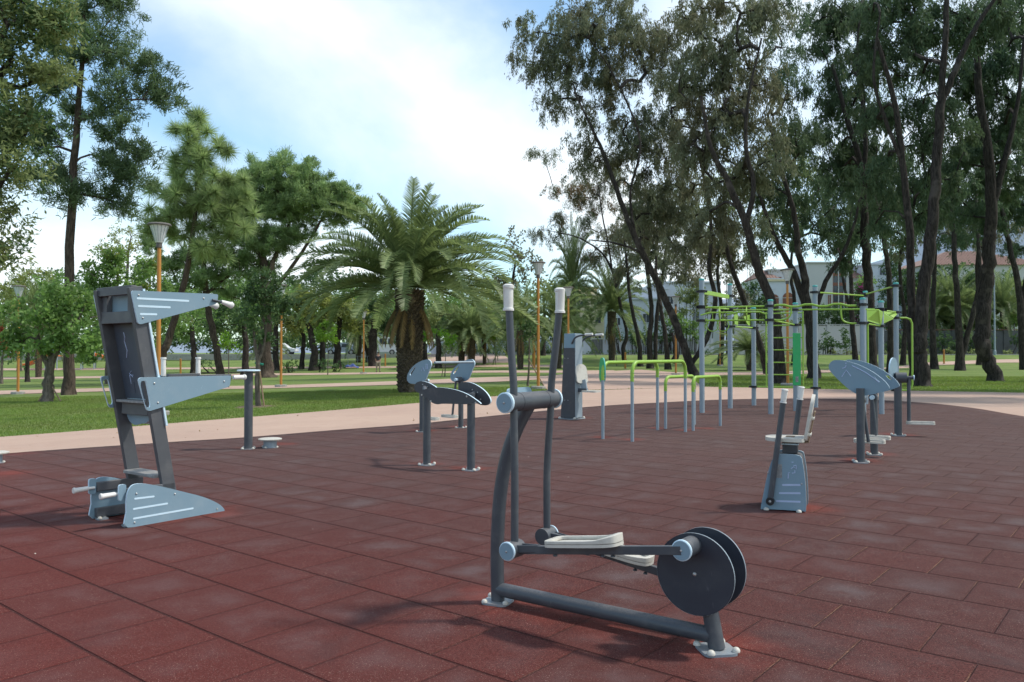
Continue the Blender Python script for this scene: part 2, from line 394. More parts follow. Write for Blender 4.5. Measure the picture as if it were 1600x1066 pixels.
def mat_path(name, c1, c2, red):
    m, nt, b = new_mat(name)
    n1 = noise(nt, .25, 5, .6); n2 = noise(nt, 3., 6, .7); n3 = noise(nt, 70, 3, .7)
    c = mixc(nt, ramp(nt, n1, .3, .7), c1, c2); c = mixc(nt, ramp(nt, n2, .5, .75, 0, .5), c, red)
    c = mixc(nt, ramp(nt, n3, .50, .7, 0, .35), c, (.18, .13, .10)); c = mixc(nt, ramp(nt, noise(nt, 1.1, 6, .75, None, .5), .55, .72, 0, .4), c, (.30, .22, .17))
    nt.links.new(c, b.inputs['Base Color']); b.inputs['Roughness'].default_value = .9; b.inputs['Specular IOR Level'].default_value = .2
    bump(nt, b, n3, .4, .01); return m
M['path'] = mat_path('pink_gravel_path', (.50, .355, .275), (.44, .305, .24), (.42, .265, .20))
PATHS = []
def strip(name, near, far, off=.018, n=40):
    def res(pl):
        P = [G(*p) for p in pl]; L = [0]
        for a, b in zip(P, P[1:]): L.append(L[-1]+(b-a).length)
        L = np.array(L)/L[-1]; A = np.array([p[:] for p in P]); t = np.linspace(0, 1, n)
        return np.stack([np.interp(t, L, A[:, 0]), np.interp(t, L, A[:, 1])], 1)
    a, b = res(near), res(far); rows = []
    K = 8
    for k in range(K+1):
        q = a+(b-a)*k/K; rows.append(np.column_stack([q, gz(q[:, 0], q[:, 1])+off]))
    V = np.concatenate(rows); ix = np.arange((K+1)*n).reshape(K+1, n)
    F = np.stack([ix[:-1, :-1].ravel(), ix[:-1, 1:].ravel(), ix[1:, 1:].ravel(), ix[1:, :-1].ravel()], 1)
    PATHS.append(np.concatenate([a, b[::-1]]))
    return struct(nmesh(name, V, F, M['path'], smooth=True))
# wide path round the playground (its near edge lies under the rubber)
strip('gravel_path', [(-260, 790), (0, 760), (400, 720), (800, 680), (1100, 650), (1400, 650), (1900, 690)],
      [(-260, 702), (0, 684), (300, 660), (500, 644), (650, 631), (860, 613), (1100, 605), (1400, 611), (1900, 620)], n=90)
strip('gravel_path', [(858, 613.5), (900, 611), (1000, 608), (1100, 605.2)], [(838, 590), (900, 583), (1000, 578), (1062, 583)], .022)
strip('gravel_path', [(-200, 628), (0, 617), (200, 611), (440, 607), (650, 601), (760, 598), (880, 592)], [(-200, 621), (0, 611), (200, 606), (440, 602.5), (650, 595), (760, 590), (880, 588)], .020)
strip('gravel_path', [(-200, 599), (0, 593), (400, 587), (620, 584.5), (860, 583), (960, 582)], [(-200, 595.5), (0, 590), (400, 584), (620, 581.8), (860, 579.5), (960, 579)], .020)
strip('gravel_path', [(-200, 581), (0, 579), (400, 576), (620, 575), (900, 574.5)], [(-200, 578), (0, 576), (400, 573.5), (620, 572.5), (900, 571)], .020)
strip('gravel_path', [(1010, 587.5), (1120, 587), (1250, 585), (1440, 572), (1560, 567), (1900, 566)], [(1010, 582), (1120, 582.5), (1250, 580), (1440, 567), (1560, 562), (1900, 561)], .024)
strip('gravel_path', [(664, 568), (700, 568), (800, 567)], [(668, 557), (700, 556.5), (790, 557)], .024)
# kerb and road before the houses
m, nt, b = new_mat('asphalt'); n_ = noise(nt, 2, 6, .7); nt.links.new(mixc(nt, n_, (.05, .05, .052), (.08, .078, .075)), b.inputs['Base Color']); b.inputs['Roughness'].default_value = .9; M['asphalt'] = m
zr = 1.15
rd = MB(); rd.box((0, 98.6, zr+.012-.3), (340, 5.0, .6)); struct(rd.build('road', M['asphalt'], smooth=0))
for yy in (95.9, 101.25):
    k = MB()
    for i in range(110):
        k.box((-165+i*3, yy, zr-.35+.10), (2.99, .22, .72))
    struct(k.build('kerb', M['concrete'], smooth=0, bevel=.01))
k = MB(); k.box((0, 102.2, zr+.10-.3), (340, 1.6, .6)); struct(k.build('pavement', M['concrete'], smooth=0))

# rubber playground
edge_px = [(-300, 765), (-120, 731), (0, 713), (250, 695), (375, 687), (520, 675), (650, 665), (790, 650), (930, 637), (1040, 630.5), (1136, 626), (1250, 624.5), (1340, 625.5), (1440, 631), (1520, 639.5), (1600, 653)]
edge = [G(*p).to_2d() for p in edge_px]
edge = [Vector((-16, -6)), Vector((-13.5, 4))]+edge+[Vector((11.2, 14.5)), Vector((10.9, 9)), Vector((10.6, 3)), Vector((10, -6))]
e2 = [Vector(p).to_2d() for p in spline([(p.x, p.y, 0) for p in edge], 5)]
PLAY = np.array([p[:] for p in e2])
cen = np.array([0, 6.]); rows = []; K = 26
for k in range(K+1):
    q = cen+(PLAY-cen)*(k/K if k else .001); rows.append(np.column_stack([q, gz(q[:, 0], q[:, 1])+.034]))
q = PLAY; rows.append(np.column_stack([q, gz(q[:, 0], q[:, 1])-.02]))
n = len(PLAY); V = np.concatenate(rows); K += 1
ix = np.arange((K+1)*n).reshape(K+1, n); ixn = np.roll(ix, -1, 1)
F = np.stack([ix[:-1].ravel(), ix[1:].ravel(), ixn[1:].ravel(), ixn[:-1].ravel()], 1)
PZ = .034                                               # rubber top above the terrain
FEET = [(778, 942, .34), (1113, 1016, .40), (960, 985, .34), (870, 968, .25), (240, 815, .42), (340, 805, .35), (667, 728, .34), (736, 736, .36), (388, 703, .22), (440, 697, .35), (660, 676, .4),
        (719, 669, .35), (893, 655, .6), (942, 686, .3), (988, 690, .3), (1027, 672, .25), (1071, 675, .25), (1100, 672, .3), (1258, 800, .42), (1345, 724, .42), (1365, 712, .42), (1403, 682, .45), (1098, 645, .25), (20, 712, .5), (0, 745, .5)]
def mat_rubber():
    m, nt, b = new_mat('red_rubber_tiles'); N = nt.nodes; L = nt.links
    tc = N.new('ShaderNodeTexCoord'); P = tc.outputs['Object']
    sp = N.new('ShaderNodeSeparateXYZ'); L.new(P, sp.inputs[0]); X, Y = sp.outputs[0], sp.outputs[1]
    wob = nmath(nt, 'MULTIPLY', nmath(nt, 'SUBTRACT', noise(nt, 1.3, 2), .5), .022)
    u = nmath(nt, 'ADD', nmath(nt, 'MULTIPLY', X, -.773*2), nmath(nt, 'MULTIPLY', Y, .634*2))
    v = nmath(nt, 'ADD', nmath(nt, 'ADD', nmath(nt, 'MULTIPLY', X, .634*2), nmath(nt, 'MULTIPLY', Y, .773*2)), nmath(nt, 'ADD', wob, -.34))
    row = nmath(nt, 'FLOOR', v)
    off = N.new('ShaderNodeTexWhiteNoise'); off.noise_dimensions = '1D'; L.new(row, off.inputs['W'])
    u2 = nmath(nt, 'ADD', nmath(nt, 'ADD', u, wob), nmath(nt, 'ADD', nmath(nt, 'MULTIPLY', row, .5), nmath(nt, 'MULTIPLY', off.outputs[0], .22)))
    fu = nmath(nt, 'FRACT', u2); fv = nmath(nt, 'FRACT', v)
    eu = nmath(nt, 'MULTIPLY', nmath(nt, 'MINIMUM', fu, nmath(nt, 'SUBTRACT', 1, fu)), .5)      # metres to the seam
    ev = nmath(nt, 'MULTIPLY', nmath(nt, 'MINIMUM', fv, nmath(nt, 'SUBTRACT', 1, fv)), .5)
    cm = N.new('ShaderNodeCombineXYZ'); L.new(nmath(nt, 'FLOOR', u2), cm.inputs[0]); L.new(row, cm.inputs[1])
    wn = N.new('ShaderNodeTexWhiteNoise'); wn.noise_dimensions = '2D'; L.new(cm.outputs[0], wn.inputs['Vector'])
    rnd = wn.outputs[0]
    big = noise(nt, .33, 4, .6); mid = noise(nt, 2.6, 5, .62); gr = noise(nt, 190, 2, .8); gr2 = noise(nt, 110, 3, .8)
    base = mixc(nt, ramp(nt, gr2, .38, .62), (.042, .0115, .010), (.130, .040, .034))
    base = mixc(nt, nmath(nt, 'MULTIPLY', rnd, .60), base, (.068, .032, .029))
    # scuffed grey wear in tile centres
    e = nmath(nt, 'MINIMUM', eu, ev)
    wear = nmath(nt, 'MULTIPLY', ramp(nt, e, .01, .17), nmath(nt, 'MULTIPLY', ramp(nt, mid, .38, .66), ramp(nt, big, .30, .62)))
    wear = nmath(nt, 'MULTIPLY', wear, ramp(nt, rnd, -.3, 1.0, .25, 1.0))
    base = mixc(nt, nmath(nt, 'MULTIPLY', wear, .62), base, (.135, .112, .112))
    # browner rubber towards the back and right
    back = nmath(nt, 'ADD', ramp(nt, Y, 4.5, 12.0, 0, .60), nmath(nt, 'MULTIPLY', ramp(nt, X, -2, 6), .16))
    base = mixc(nt, back, base, (.094, .060, .054))
    st = noise(nt, .8, 6, .7, None, .8); base = mixc(nt, ramp(nt, st, .56, .72, 0, .55), base, (.050, .034, .034))
    base = mixc(nt, ramp(nt, nmath(nt, 'SUBTRACT', nmath(nt, 'MULTIPLY', Y, -1.), X), -7, 1.0, 0, .50), base, (.150, .024, .017))
    # unworn red round the feet of the machines
    tot = None; redn = noise(nt, 4.5, 5, .65)
    for px, py, r in FEET:
        g = G(px, py); d = N.new('ShaderNodeVectorMath'); d.operation = 'DISTANCE'; L.new(P, d.inputs[0]); d.inputs[1].default_value = (g.x, g.y, g.z)
        f = ramp(nt, nmath(nt, 'ADD', d.outputs['Value'], nmath(nt, 'MULTIPLY', nmath(nt, 'SUBTRACT', redn, .5), .55)), r*.10, r*1.0, 1, 0); tot = f if tot is None else nmath(nt, 'MAXIMUM', tot, f)
    tot = nmath(nt, 'MULTIPLY', tot, ramp(nt, mid, .30, .62, .25, .70))
    base = mixc(nt, tot, base, (.20, .038, .026))
    # seams: dark long ones, thinner short ones with sand in them
    sl = ramp(nt, nmath(nt, 'ADD', ev, nmath(nt, 'MULTIPLY', mid, .002)), .0035, .0110, 1, 0); ss = ramp(nt, eu, .0025, .0075, 1, 0)
    sand = nmath(nt, 'MULTIPLY', nmath(nt, 'MULTIPLY', ss, ramp(nt, noise(nt, .9, 4), .44, .60)), ramp(nt, nmath(nt, 'SUBTRACT', X, nmath(nt, 'MULTIPLY', Y, .2)), -2.5, 2.0))
    base = mixc(nt, nmath(nt, 'MULTIPLY', sl, .62), base, (.028, .008, .007))
    base = mixc(nt, nmath(nt, 'MULTIPLY', ss, .34), base, (.055, .012, .010)); base = mixc(nt, nmath(nt, 'MULTIPLY', nmath(nt, 'MULTIPLY', sand, ramp(nt, gr2, .45, .6)), .75), base, (.36, .20, .12))
    # pale grit
    sp_ = nmath(nt, 'MULTIPLY', ramp(nt, gr, .645, .69), ramp(nt, noise(nt, 1.1, 3), .35, .65, .35, 1.0))
    base = mixc(nt, sp_, base, (.46, .32, .27))
    L.new(base, b.inputs['Base Color']); L.new(ramp(nt, mid, .3, .7, .92, .75), b.inputs['Roughness']); b.inputs['Specular IOR Level'].default_value = .14
    h = nmath(nt, 'SUBTRACT', nmath(nt, 'ADD', nmath(nt, 'MULTIPLY', gr2, .5), nmath(nt, 'MULTIPLY', gr, .35)), nmath(nt, 'MULTIPLY', nmath(nt, 'MAXIMUM', sl, nmath(nt, 'MULTIPLY', ss, .6)), 2.2))
    h = nmath(nt, 'ADD', h, nmath(nt, 'MULTIPLY', ramp(nt, e, 0, .03), .5))
    bump(nt, b, h, .9, .008); return m
playg = nmesh('rubber_surface', V, F, mat_rubber(), smooth=True); struct(playg)
def GP(px, py):                                          # picture point to the rubber's surface
    g = G(px, py); a, b = ray(px, py); d = (CAMZ-(g.z+PZ))/(-b); return Vector((a*d, d, g.z+PZ))
# hills, with distance haze painted into their grey-blue colour
hv = []; hf = []; nh = 90
for i in range(nh):
    t = i/(nh-1); x = -2600+5200*t
    h = 60+560*math.exp(-((x-2100)/950)**2)+90*math.exp(-((x-600)/420)**2)*1+25*math.sin(x*.004+1)+12*math.sin(x*.013)+6*math.sin(x*.041)
    if x < -200: h = 34+10*math.sin(x*.01)
    hv += [(x, 2300, -10), (x, 2550, h*.75), (x, 2800, h), (x, 3200, -10)]
for i in range(nh-1):
    for k in range(3): hf.append((i*4+k, (i+1)*4+k, (i+1)*4+k+1, i*4+k+1))
m, nt, b = new_mat('haze_tinted_hill'); nt.links.new(mixc(nt, noise(nt, .006, 6, .7), (.20, .25, .31), (.30, .34, .40)), b.inputs['Base Color']); b.inputs['Roughness'].default_value = 1; b.inputs['Specular IOR Level'].default_value = 0
struct(nmesh('hills', hv, hf, m, smooth=True))
# ------------------------------------------------------------------ gym equipment helpers
def foot(root, x, y, s=.1, rot=0, nb=4, r=.017):          # base plate with dome bolt caps
    b = MB(); c, sn = math.cos(rot), math.sin(rot)
    pl = rpoly([(x+s*(c*i-sn*j), y+s*(sn*i+c*j)) for i, j in ((-1, -.75), (.75, -1), (1, .75), (-.75, 1))], s*.45)
    b.board(pl, (0, 0, .006), (1, 0, 0), (0, 1, 0), .012, face=0, side=0); o = b.build('base_plate', M['plate'], root, bevel=.002)
    for k in range(nb):
        a = rot+math.pi/4+k*2*math.pi/nb; m_ = MB(); m_.dome((x+s*.98*math.cos(a), y+s*.98*math.sin(a), .012), r, n=12, h=r*1.15); m_.build('bolt_cap', M['cream'], o)
    return o
def bolts(root, pts, nrm, r=.008, mat='steel'):
    nrm = Vector(nrm)
    for p in pts:
        p = Vector(p); b = MB(); b.tube([p, p+nrm*.004, p+nrm*.007], [r, r*.85, r*.3], 10); b.build('bolt', M[mat], root)
def stripe(root, p0, p1, w_, o, ex, ey, mat='edge', name='groove_stripe', th=.002):
    b = MB(); b.board(slot(*p0, *p1, w_), o, ex, ey, th, face=0, side=0); return b.build(name, M[mat], root, smooth=0)

# ---- 1 elliptical trainer in front
A = GP(778, 941); fr = Frame(A, (.817, -.576))
t = thing('elliptical_trainer', 'dark grey elliptical walking trainer with twin navy flywheel discs, nearest machine in front', 'exercise machine', A, fr.rz)
foot(t, 0, 0, .088, .35, 4); foot(t, 1.285, 0, .095, .9, 4, .019)
b = MB(); b.tube(spline([(0, 0, .01), (-.005, 0, .22), (.0, 0, .42), (.018, 0, .62), (.06, 0, .82), (.13, 0, .99), (.225, 0, 1.145)], 6), .0385, 22); b.build('column', M['dark'], t)
b = MB(); b.tube([(.01, 0, .075), (1.262, 0, .070)], .0385, 22); b.build('base_tube', M['dark'], t)
b = MB(); b.tube([(1.287, 0, .012), (1.215, 0, .40)], [.040, .036], 22); b.build('rear_post', M['dark'], t)
b = MB(); b.tube([(.225, -.235, 1.15), (.225, .235, 1.15)], .050, 28); b.tube([(.225, -.13, 1.15), (.225, -.127, 1.15)], .0515, 28); b.tube([(.225, .127, 1.15), (.225, .13, 1.15)], .0515, 28)
hub = b.build('hub_tube', M['dark'], t)
for sgn in (-1, 1):
    b = MB(); b.tube([(.225, sgn*.235, 1.15), (.225, sgn*.247, 1.15), (.225, sgn*.251, 1.15)], [.056, .056, .050], 28); c_ = b.build('end_cap', [M['edge']], hub)
    b = MB(); b.tube([(.225, sgn*.2512, 1.15), (.225, sgn*.2535, 1.15)], [.0495, .0485], 28); b.build('cap_face', M['board'], hub)
    bolts(hub, [(.225, sgn*.2535, 1.15)], (0, sgn, 0), .007)
b = MB(); b.board(rpoly([(-.10, -.03), (.10, -.03), (.12, .07), (-.12, .07)], .04), (.160, 0, 1.150), (0, 1, 0), (-.25, 0, 1), .014); b.build('sign_board', [M['board'], M['edge']], t)
arms = [(-1, .240, .205, .245), (1, .238, .300, .212)]
for sgn, th_, tt, tb in arms:
    y = sgn*.185
    b = MB(); pts = spline([(tb, y, .385), (tb+.001, y, .75), (th_, y, 1.10), (th_-.002 if sgn < 0 else th_+.006, y, 1.25), (tt+(.016 if sgn < 0 else -.028), y, 1.45), (tt+.004*(-sgn), y, 1.655)], 6)
    b.tube(pts, .0205, 18); o = b.build('swing_arm', M['dark'], t)
    b = MB(); b.tube([(tt, y, 1.64), (tt, y, 1.652), (tt, y, 1.655), (tt-.002*sgn*-1, y, 1.762), (tt, y, 1.764), (tt, y, 1.776), (tt, y, 1.784)], [.030, .030, .0255, .0275, .031, .031, .018], 20); b.build('hand_grip', M['grip'], o)
def cap_tube(root, x, z, y0, y1, r, name='pivot_hub'):
    b = MB(); b.tube([(x, y0, z), (x, y1, z)], r, 26); h = b.build(name, M['dark'], root)
    s_ = 1 if y1 > y0 else -1
    b = MB(); b.tube([(x, y1, z), (x, y1+s_*.008, z), (x, y1+s_*.011, z)], [r*1.08, r*1.08, r], 26); b.build('end_cap', M['edge'], h)
    b = MB(); b.tube([(x, y1+s_*.0112, z), (x, y1+s_*.013, z)], r*.97, 26); b.build('cap_face', M['board'], h)
    bolts(h, [(x, y1+s_*.013, z)], (0, s_, 0), .006); return h
cap_tube(t, .243, .372, -.14, -.245, .046); cap_tube(t, .212, .372, .13, .225, .046)
for (x0, z0, x1, z1, y) in ((.243, .372, 1.193, .500, -.185), (.212, .372, 1.205, .230, .185)):
    b = MB(); dx = x1-x0; dz = z1-z0
    b.beam((x0+.03, y, z0), (x1, y, z1), .028, .042); b.beam((x0, y-.03, z0+.005), (x0+.16, y-.008, z0+.01+dz*.12), .008, .04); b.beam((x0, y+.03, z0+.005), (x0+.16, y+.008, z0+.01+dz*.12), .008, .04)
    o = b.build('foot_bar', M['dark'], t, bevel=.003)
    for q in (.27, .56, .62): b = MB(); zz = z0+dz*q; b.dome((x0+dx*q, y, zz-.035), .012, n=10); b.build('bolt_cap', M['dark'], o)
    sl = math.atan2(dz, dx); ex = Vector((math.cos(sl), 0, math.sin(sl))); ez = Vector((-math.sin(sl), 0, math.cos(sl))); ey = Vector((0, 1, 0))
    oc = Vector((x0+dx*.245, y, z0+dz*.245))+ez*.030
    L_ = .405
    shp = [(0, -.045), (.02, -.075), (.09, -.082), (.30, -.080), (.38, -.062), (L_, -.03), (L_, .03), (.38, .062), (.30, .080), (.09, .082), (.02, .075), (0, .045)]
    b = MB(); b.board(smooth_loop(shp, 3), oc, ex, ey, .015, face=0, side=0); pl = b.build('foot_plate', M['cream'], o, bevel=.003)
    # raised rim: a U open at the heel side, climbing at the toe
    inner = [(p[0]*.86+.035, p[1]*.74) for p in shp]
    b = MB(); S_ = smooth_loop(shp, 3); I_ = smooth_loop(inner, 3); m_ = len(S_)
    def P3(p, h): return oc+ex*p[0]+ey*p[1]+ez*h
    vs = []; fs = []
    for (p, q_) in zip(S_, I_):
        hh = .0095; tp = .0245+(.022*max(0, (p[0]-.27)/.13)**1.5 if dz > 0 else .012*max(0, (p[0]-.27)/.13))
        vs += [P3(p, hh), P3(p, tp), P3(q_, tp), P3(q_, hh)]
    for i in range(m_):
        j = (i+1) % m_
        for a_ in range(4): c_ = (a_+1) % 4; fs.append((i*4+a_, j*4+a_, j*4+c_, i*4+c_))
    b.add(vs, fs); b.build('rim', M['cream'], pl, bevel=.002)
for y in (-.062, .090):
    b = MB(); b.tube([(1.205, y-.004, .364), (1.205, y+.004, .364)], .193, 64); o = b.build('flywheel', M['disc'], t, bevel=.0015, smooth=30)
    b = MB(); b.tube([(1.205, y-.0045, .364), (1.205, y+.0045, .364)], .1942, 64, caps=False); b.build('rim', M['galv'], o)
    bolts(o, [(1.205, y+(-.004 if y < 0 else .004), .364)], (0, -1 if y < 0 else 1, 0), .010)
b = MB(); b.tube([(1.205, -.06, .364), (1.205, .088, .364)], .035, 20); b.build('axle', M['dark'], t)
cap_tube(t, 1.193, .500, -.066, -.185, .046, 'crank_hub'); cap_tube(t, 1.205, .230, .094, .215, .046, 'crank_hub')

# ---- 2 tall stretching frame on the left
O = GP(197, 825); fr = Frame(O, (.60, .80))
t = thing('stretching_frame', 'tall leaning charcoal stretching frame with blue-grey side boards and cream grips, at the left', 'exercise machine', O, fr.rz)
WD = .60
low = smooth_loop([fr.PL(0, *p) for p in ((198, 824), (195.5, 800), (196, 776), (201, 762), (210, 756), (228, 756), (255, 761), (284, 768), (315, 776), (338, 786), (348, 795), (347, 801), (335, 804), (265, 813))], 3)
top = rpoly([fr.PL(0, *p) for p in ((203, 454), (339, 460), (337, 475), (214, 508))], [.03, .02, .03, .03])
mid = rpoly([fr.PL(0, *p) for p in ((213, 590), (359, 587), (357, 604), (228, 643.5))], [.04, .015, .03, .035])
hole = [fr.PL(0, *p) for p in ((217.5, 599), (219, 595.5), (225, 595), (226.5, 598), (228.5, 607), (231.5, 622), (233, 632), (232, 636.5), (227.5, 637), (225, 632), (220, 615), (218, 605))]
ex, ez = (1, 0, 0), (0, 0, 1)
_a, _b, _c, _d = [fr.PL(0, *p) for p in ((211, 509), (233, 509), (254, 753), (274, 760))]
_t = ((_a[0]+_b[0])/2, (_a[1]+_b[1])/2); _l = ((_c[0]+_d[0])/2, (_c[1]+_d[1])/2); _s = (_t[0]-_l[0])/(_t[1]-_l[1])
def UX(z): return _l[0]+_s*(z-_l[1])
for yq, lab in ((0, 'right'), (WD, 'left')):
    s_ = -1 if yq == 0 else 1; yo = yq+s_*.012
    yh = yq; yq = yq*.93; yo = yq+s_*.012; fy = yo+s_*.0095
    b = MB(); b.board(low, (0, yo, 0), ex, ez, .018); o = b.build('lower_side_board', [M['board'], M['edge']], t, bevel=.002)
    fy = yo+s_*.0095
    for p0, p1 in (((209, 779), (238, 775.5)), ((207, 795), (259, 786.5)), ((207, 810), (299, 794))): stripe(o, fr.PL(0, *p0), fr.PL(0, *p1), .0075, (0, fy, 0), ex, ez)
    bolts(o, [(fr.PL(0, *p)[0], fy, fr.PL(0, *p)[1]) for p in ((211, 771), (271, 771.5), (208, 816), (337, 795))], (0, s_, 0))
    yq = yh; yo = yq+s_*.012; fy = yo+s_*.0095
    b = MB(); b.board(top, (0, yo, 0), ex, ez, .018); o = b.build('upper_side_board', [M['board'], M['edge']], t, bevel=.002)
    for p0, p1 in (((213, 466.5), (292, 470.5)), ((215, 478.5), (263, 480.5)), ((218, 491), (242, 491.5))): stripe(o, fr.PL(0, *p0), fr.PL(0, *p1), .0085, (0, fy, 0), ex, ez)
    bolts(o, [(fr.PL(0, *p)[0], fy, fr.PL(0, *p)[1]) for p in ((214.5, 461.5), (221, 497), (316, 466.5))], (0, s_, 0))
    b = MB(); b.board(mid, (0, yo, 0), ex, ez, .018, [hole]); o = b.build('middle_side_board', [M['board'], M['edge']], t, bevel=.002)
    bolts(o, [(fr.PL(0, *p)[0], fy, fr.PL(0, *p)[1]) for p in ((239, 599), (244.5, 629), (348, 596))], (0, s_, 0))
    # leaning upright: charcoal beam
    y = yq+(-s_)*.022
    q0 = Vector((UX(.03), y, .03)); q1 = Vector((UX(1.955), y, 1.955))
    b = MB(); b.beam(q0, q1, .045, .112, (1, 0, 0)); o = b.build('upright', M['frame'], t, bevel=.003)
    # rails inside the lower boards
    yq = yq*.93
    for z0 in (.275, .055):
        b = MB(); b.beam((.015, yq-s_*.022, z0+.0), (.42, yq-s_*.022, z0-.0), .045, .075); b.build('rail', M['frame'], t, bevel=.004)
    # foot level grips
    b = MB(); b.board(rpoly([(-.03, .22), (.03, .22), (.03, .35), (-.03, .35)], .02), (-.02, yq-s_*.03, 0), ex, ez, .02); b.build('grip_bracket', [M['board'], M['edge']], t, bevel=.002)
    b = MB(); b.tube([(-.01, yq-s_*.052, .275), (-.06, yq-s_*.052, .275), (-.065, yq-s_*.052, .275), (-.165, yq-s_*.052, .272), (-.175, yq-s_*.052, .272), (-.185, yq-s_*.052, .272)], [.012, .012, .019, .021, .026, .022], 16); b.build('hand_grip', M['grip'], t)
    foot(t, .05, yq-s_*.06, .05, 0, 2, .018)
# high grips
for yq in (-.035, .20):
    b = MB(); b.tube([(.74, yq, 1.88), (.83, yq, 1.868), (.84, yq, 1.865)], .010, 12); o = b.build('grip_rod', M['dark'], t)
    b = MB(); b.tube([(.83, yq, 1.867), (.84, yq, 1.866), (.92, yq, 1.845), (.93, yq, 1.843), (.945, yq, 1.84)], [.016, .018, .027, .032, .024], 16); b.build('hand_grip', M['grip'], o)
b = MB(); b.tube([(.97, -.012, 1.19), (.98, -.012, 1.19), (1.075, -.012, 1.19), (1.08, -.012, 1.19), (1.095, -.012, 1.19)], [.018, .020, .020, .026, .024], 16); b.build('hand_grip', M['grip'], t)
for x in (.65, 1.0):
    b = MB(); b.tube([(x, WD, 1.20), (x, WD, 1.355), (x, WD, 1.357), (x, WD, 1.372)], [.023, .021, .027, .025], 16); b.build('hand_grip', M['grip'], t)
for yq in (.05, WD-.05): b = MB(); b.beam((.66, yq, 1.19), (.98, yq, 1.19), .04, .06); b.build('arm_rail', M['frame'], t, bevel=.003)
# head box: cross beams and blue inner panel
up = UX
b = MB(); b.box((up(1.94)-.01, WD/2, 1.93), (.05, WD-.02, .075)); b.build('cross_beam', M['frame'], t, bevel=.004)
b = MB(); b.box((up(1.70)-.02, WD/2, 1.71), (.06, WD-.02, .10)); b.build('cross_beam', M['frame'], t, bevel=.004)
b = MB(); b.box((up(1.82)+.035, WD/2, 1.82), (.02, WD-.08, .19)); b.build('head_panel', M['board'], t)
for yy in (.09, WD-.09): b = MB(); b.box((up(1.82)+.0, yy, 1.82), (.05, .075, .15)); b.build('head_post', M['frame'], t, bevel=.003)
n0 = Vector((up(1.67)+.052, WD/2, 1.67)); n1 = Vector((up(1.02)+.052, WD/2, 1.02))
b = MB(); b.beam(n0, n1, WD-.09, .016, (1, 0, 0)); bp = b.build('back_panel', M['back'], t)
b = MB(); b.beam(Vector((up(1.94)+.062, WD/2, 1.94)), Vector((up(.80)+.062, WD/2, .80)), WD+.03, .018, (1, 0, 0)); b.build('rear_board', [M['edge']], t, bevel=.002)
# worn pictograms on the back panel
xd = (n1-n0).normalized(); fo = Vector((-xd.z, 0, xd.x)); fo = fo if fo.x < 0 else -fo
def bp_mark(pts, w_=.004):
    b = MB(); q = [n0+xd*p[1]+Vector((0, p[0], 0))+fo*.0095 for p in pts]; b.tube(q, w_, 6); b.build('pictogram', M['label'], bp)
for pts in ([(.10, .08), (.09, .12), (.11, .16), (.09, .24), (.12, .30)], [(-.09, .14), (-.11, .18), (-.08, .20)], [(.08, .42), (.12, .44), (.07, .47)], [(.06, .455), (.12, .455), (.115, .53)], [(-.12, .50), (-.09, .46), (-.13, .44)]): bp_mark(pts)
b = MB(); b.board(rpoly([(-.03, -.05), (.03, -.05), (.03, .05), (-.03, .05)], .012), n0+xd*.56+Vector((0, .1, 0))+fo*.0098, (0, 1, 0), tuple(-xd), .003, face=0, side=0); b.build('sticker', M['back'], bp)
b = MB(); b.box((up(1.0)-.00, WD/2, 1.00), (.13, WD-.16, .022)); b.build('shelf', M['sticker'], t, bevel=.004)
b = MB(); b.box((up(.94), WD/2, .935), (.06, WD-.17, .10)); b.build('shelf_beam', M['frame'], t, bevel=.004)
b = MB(); b.board(smooth_loop([(-.2, .03), (-.1, -.03), (0, -.045), (.1, -.06), (.2, -.02), (.2, .06), (-.2, .06)], 3), (up(.86)+.02, WD/2, .85), (0, 1, 0), (0, 0, 1), .018); b.build('curved_skirt', [M['board'], M['edge']], t)
b = MB(); b.box((up(.36)-.02, WD/2, .375), (.16, WD-.10, .028)); b.build('foot_step', M['sticker'], t, bevel=.005)

# ---- 3 pole with round disc on top, 4 low twisting stools
g = GP(388, 702); t = thing('disc_topped_pole', 'waist-high dark pole with a small flat disc on top, beside the low round stool', 'exercise machine', g)
b = MB(); b.tube([(0, 0, .01), (0, 0, 1.165)], .062, 24); b.build('pole', M['dark'], t); foot(t, 0, 0, .11, .2, 4, .022)
b = MB(); b.lathe([(.15, 0), (.168, .006), (.168, .018), (.16, .024)], (0, 0, 1.165), 32); b.build('disc_top', M['edge'], t)
g = GP(422, 700); st = thing('twisting_stool', 'low round cream twisting disc on a short drum, beside the disc-topped pole', 'exercise machine', g)
b = MB(); b.tube([(0, 0, .004), (0, 0, .12)], .098, 26); b.build('drum', M['galv'], st); foot(st, 0, 0, .125, .5, 4, .02)
b = MB(); b.lathe([(.13, 0), (.172, .008), (.175, .022), (.15, .03), (.02, .031)], (0, 0, .118), 32); b.build('turntable', M['cream'], st)
copy_thing(st, GP(-10, 724), .4, 'low round cream twisting disc cut off by the left edge of the photo')

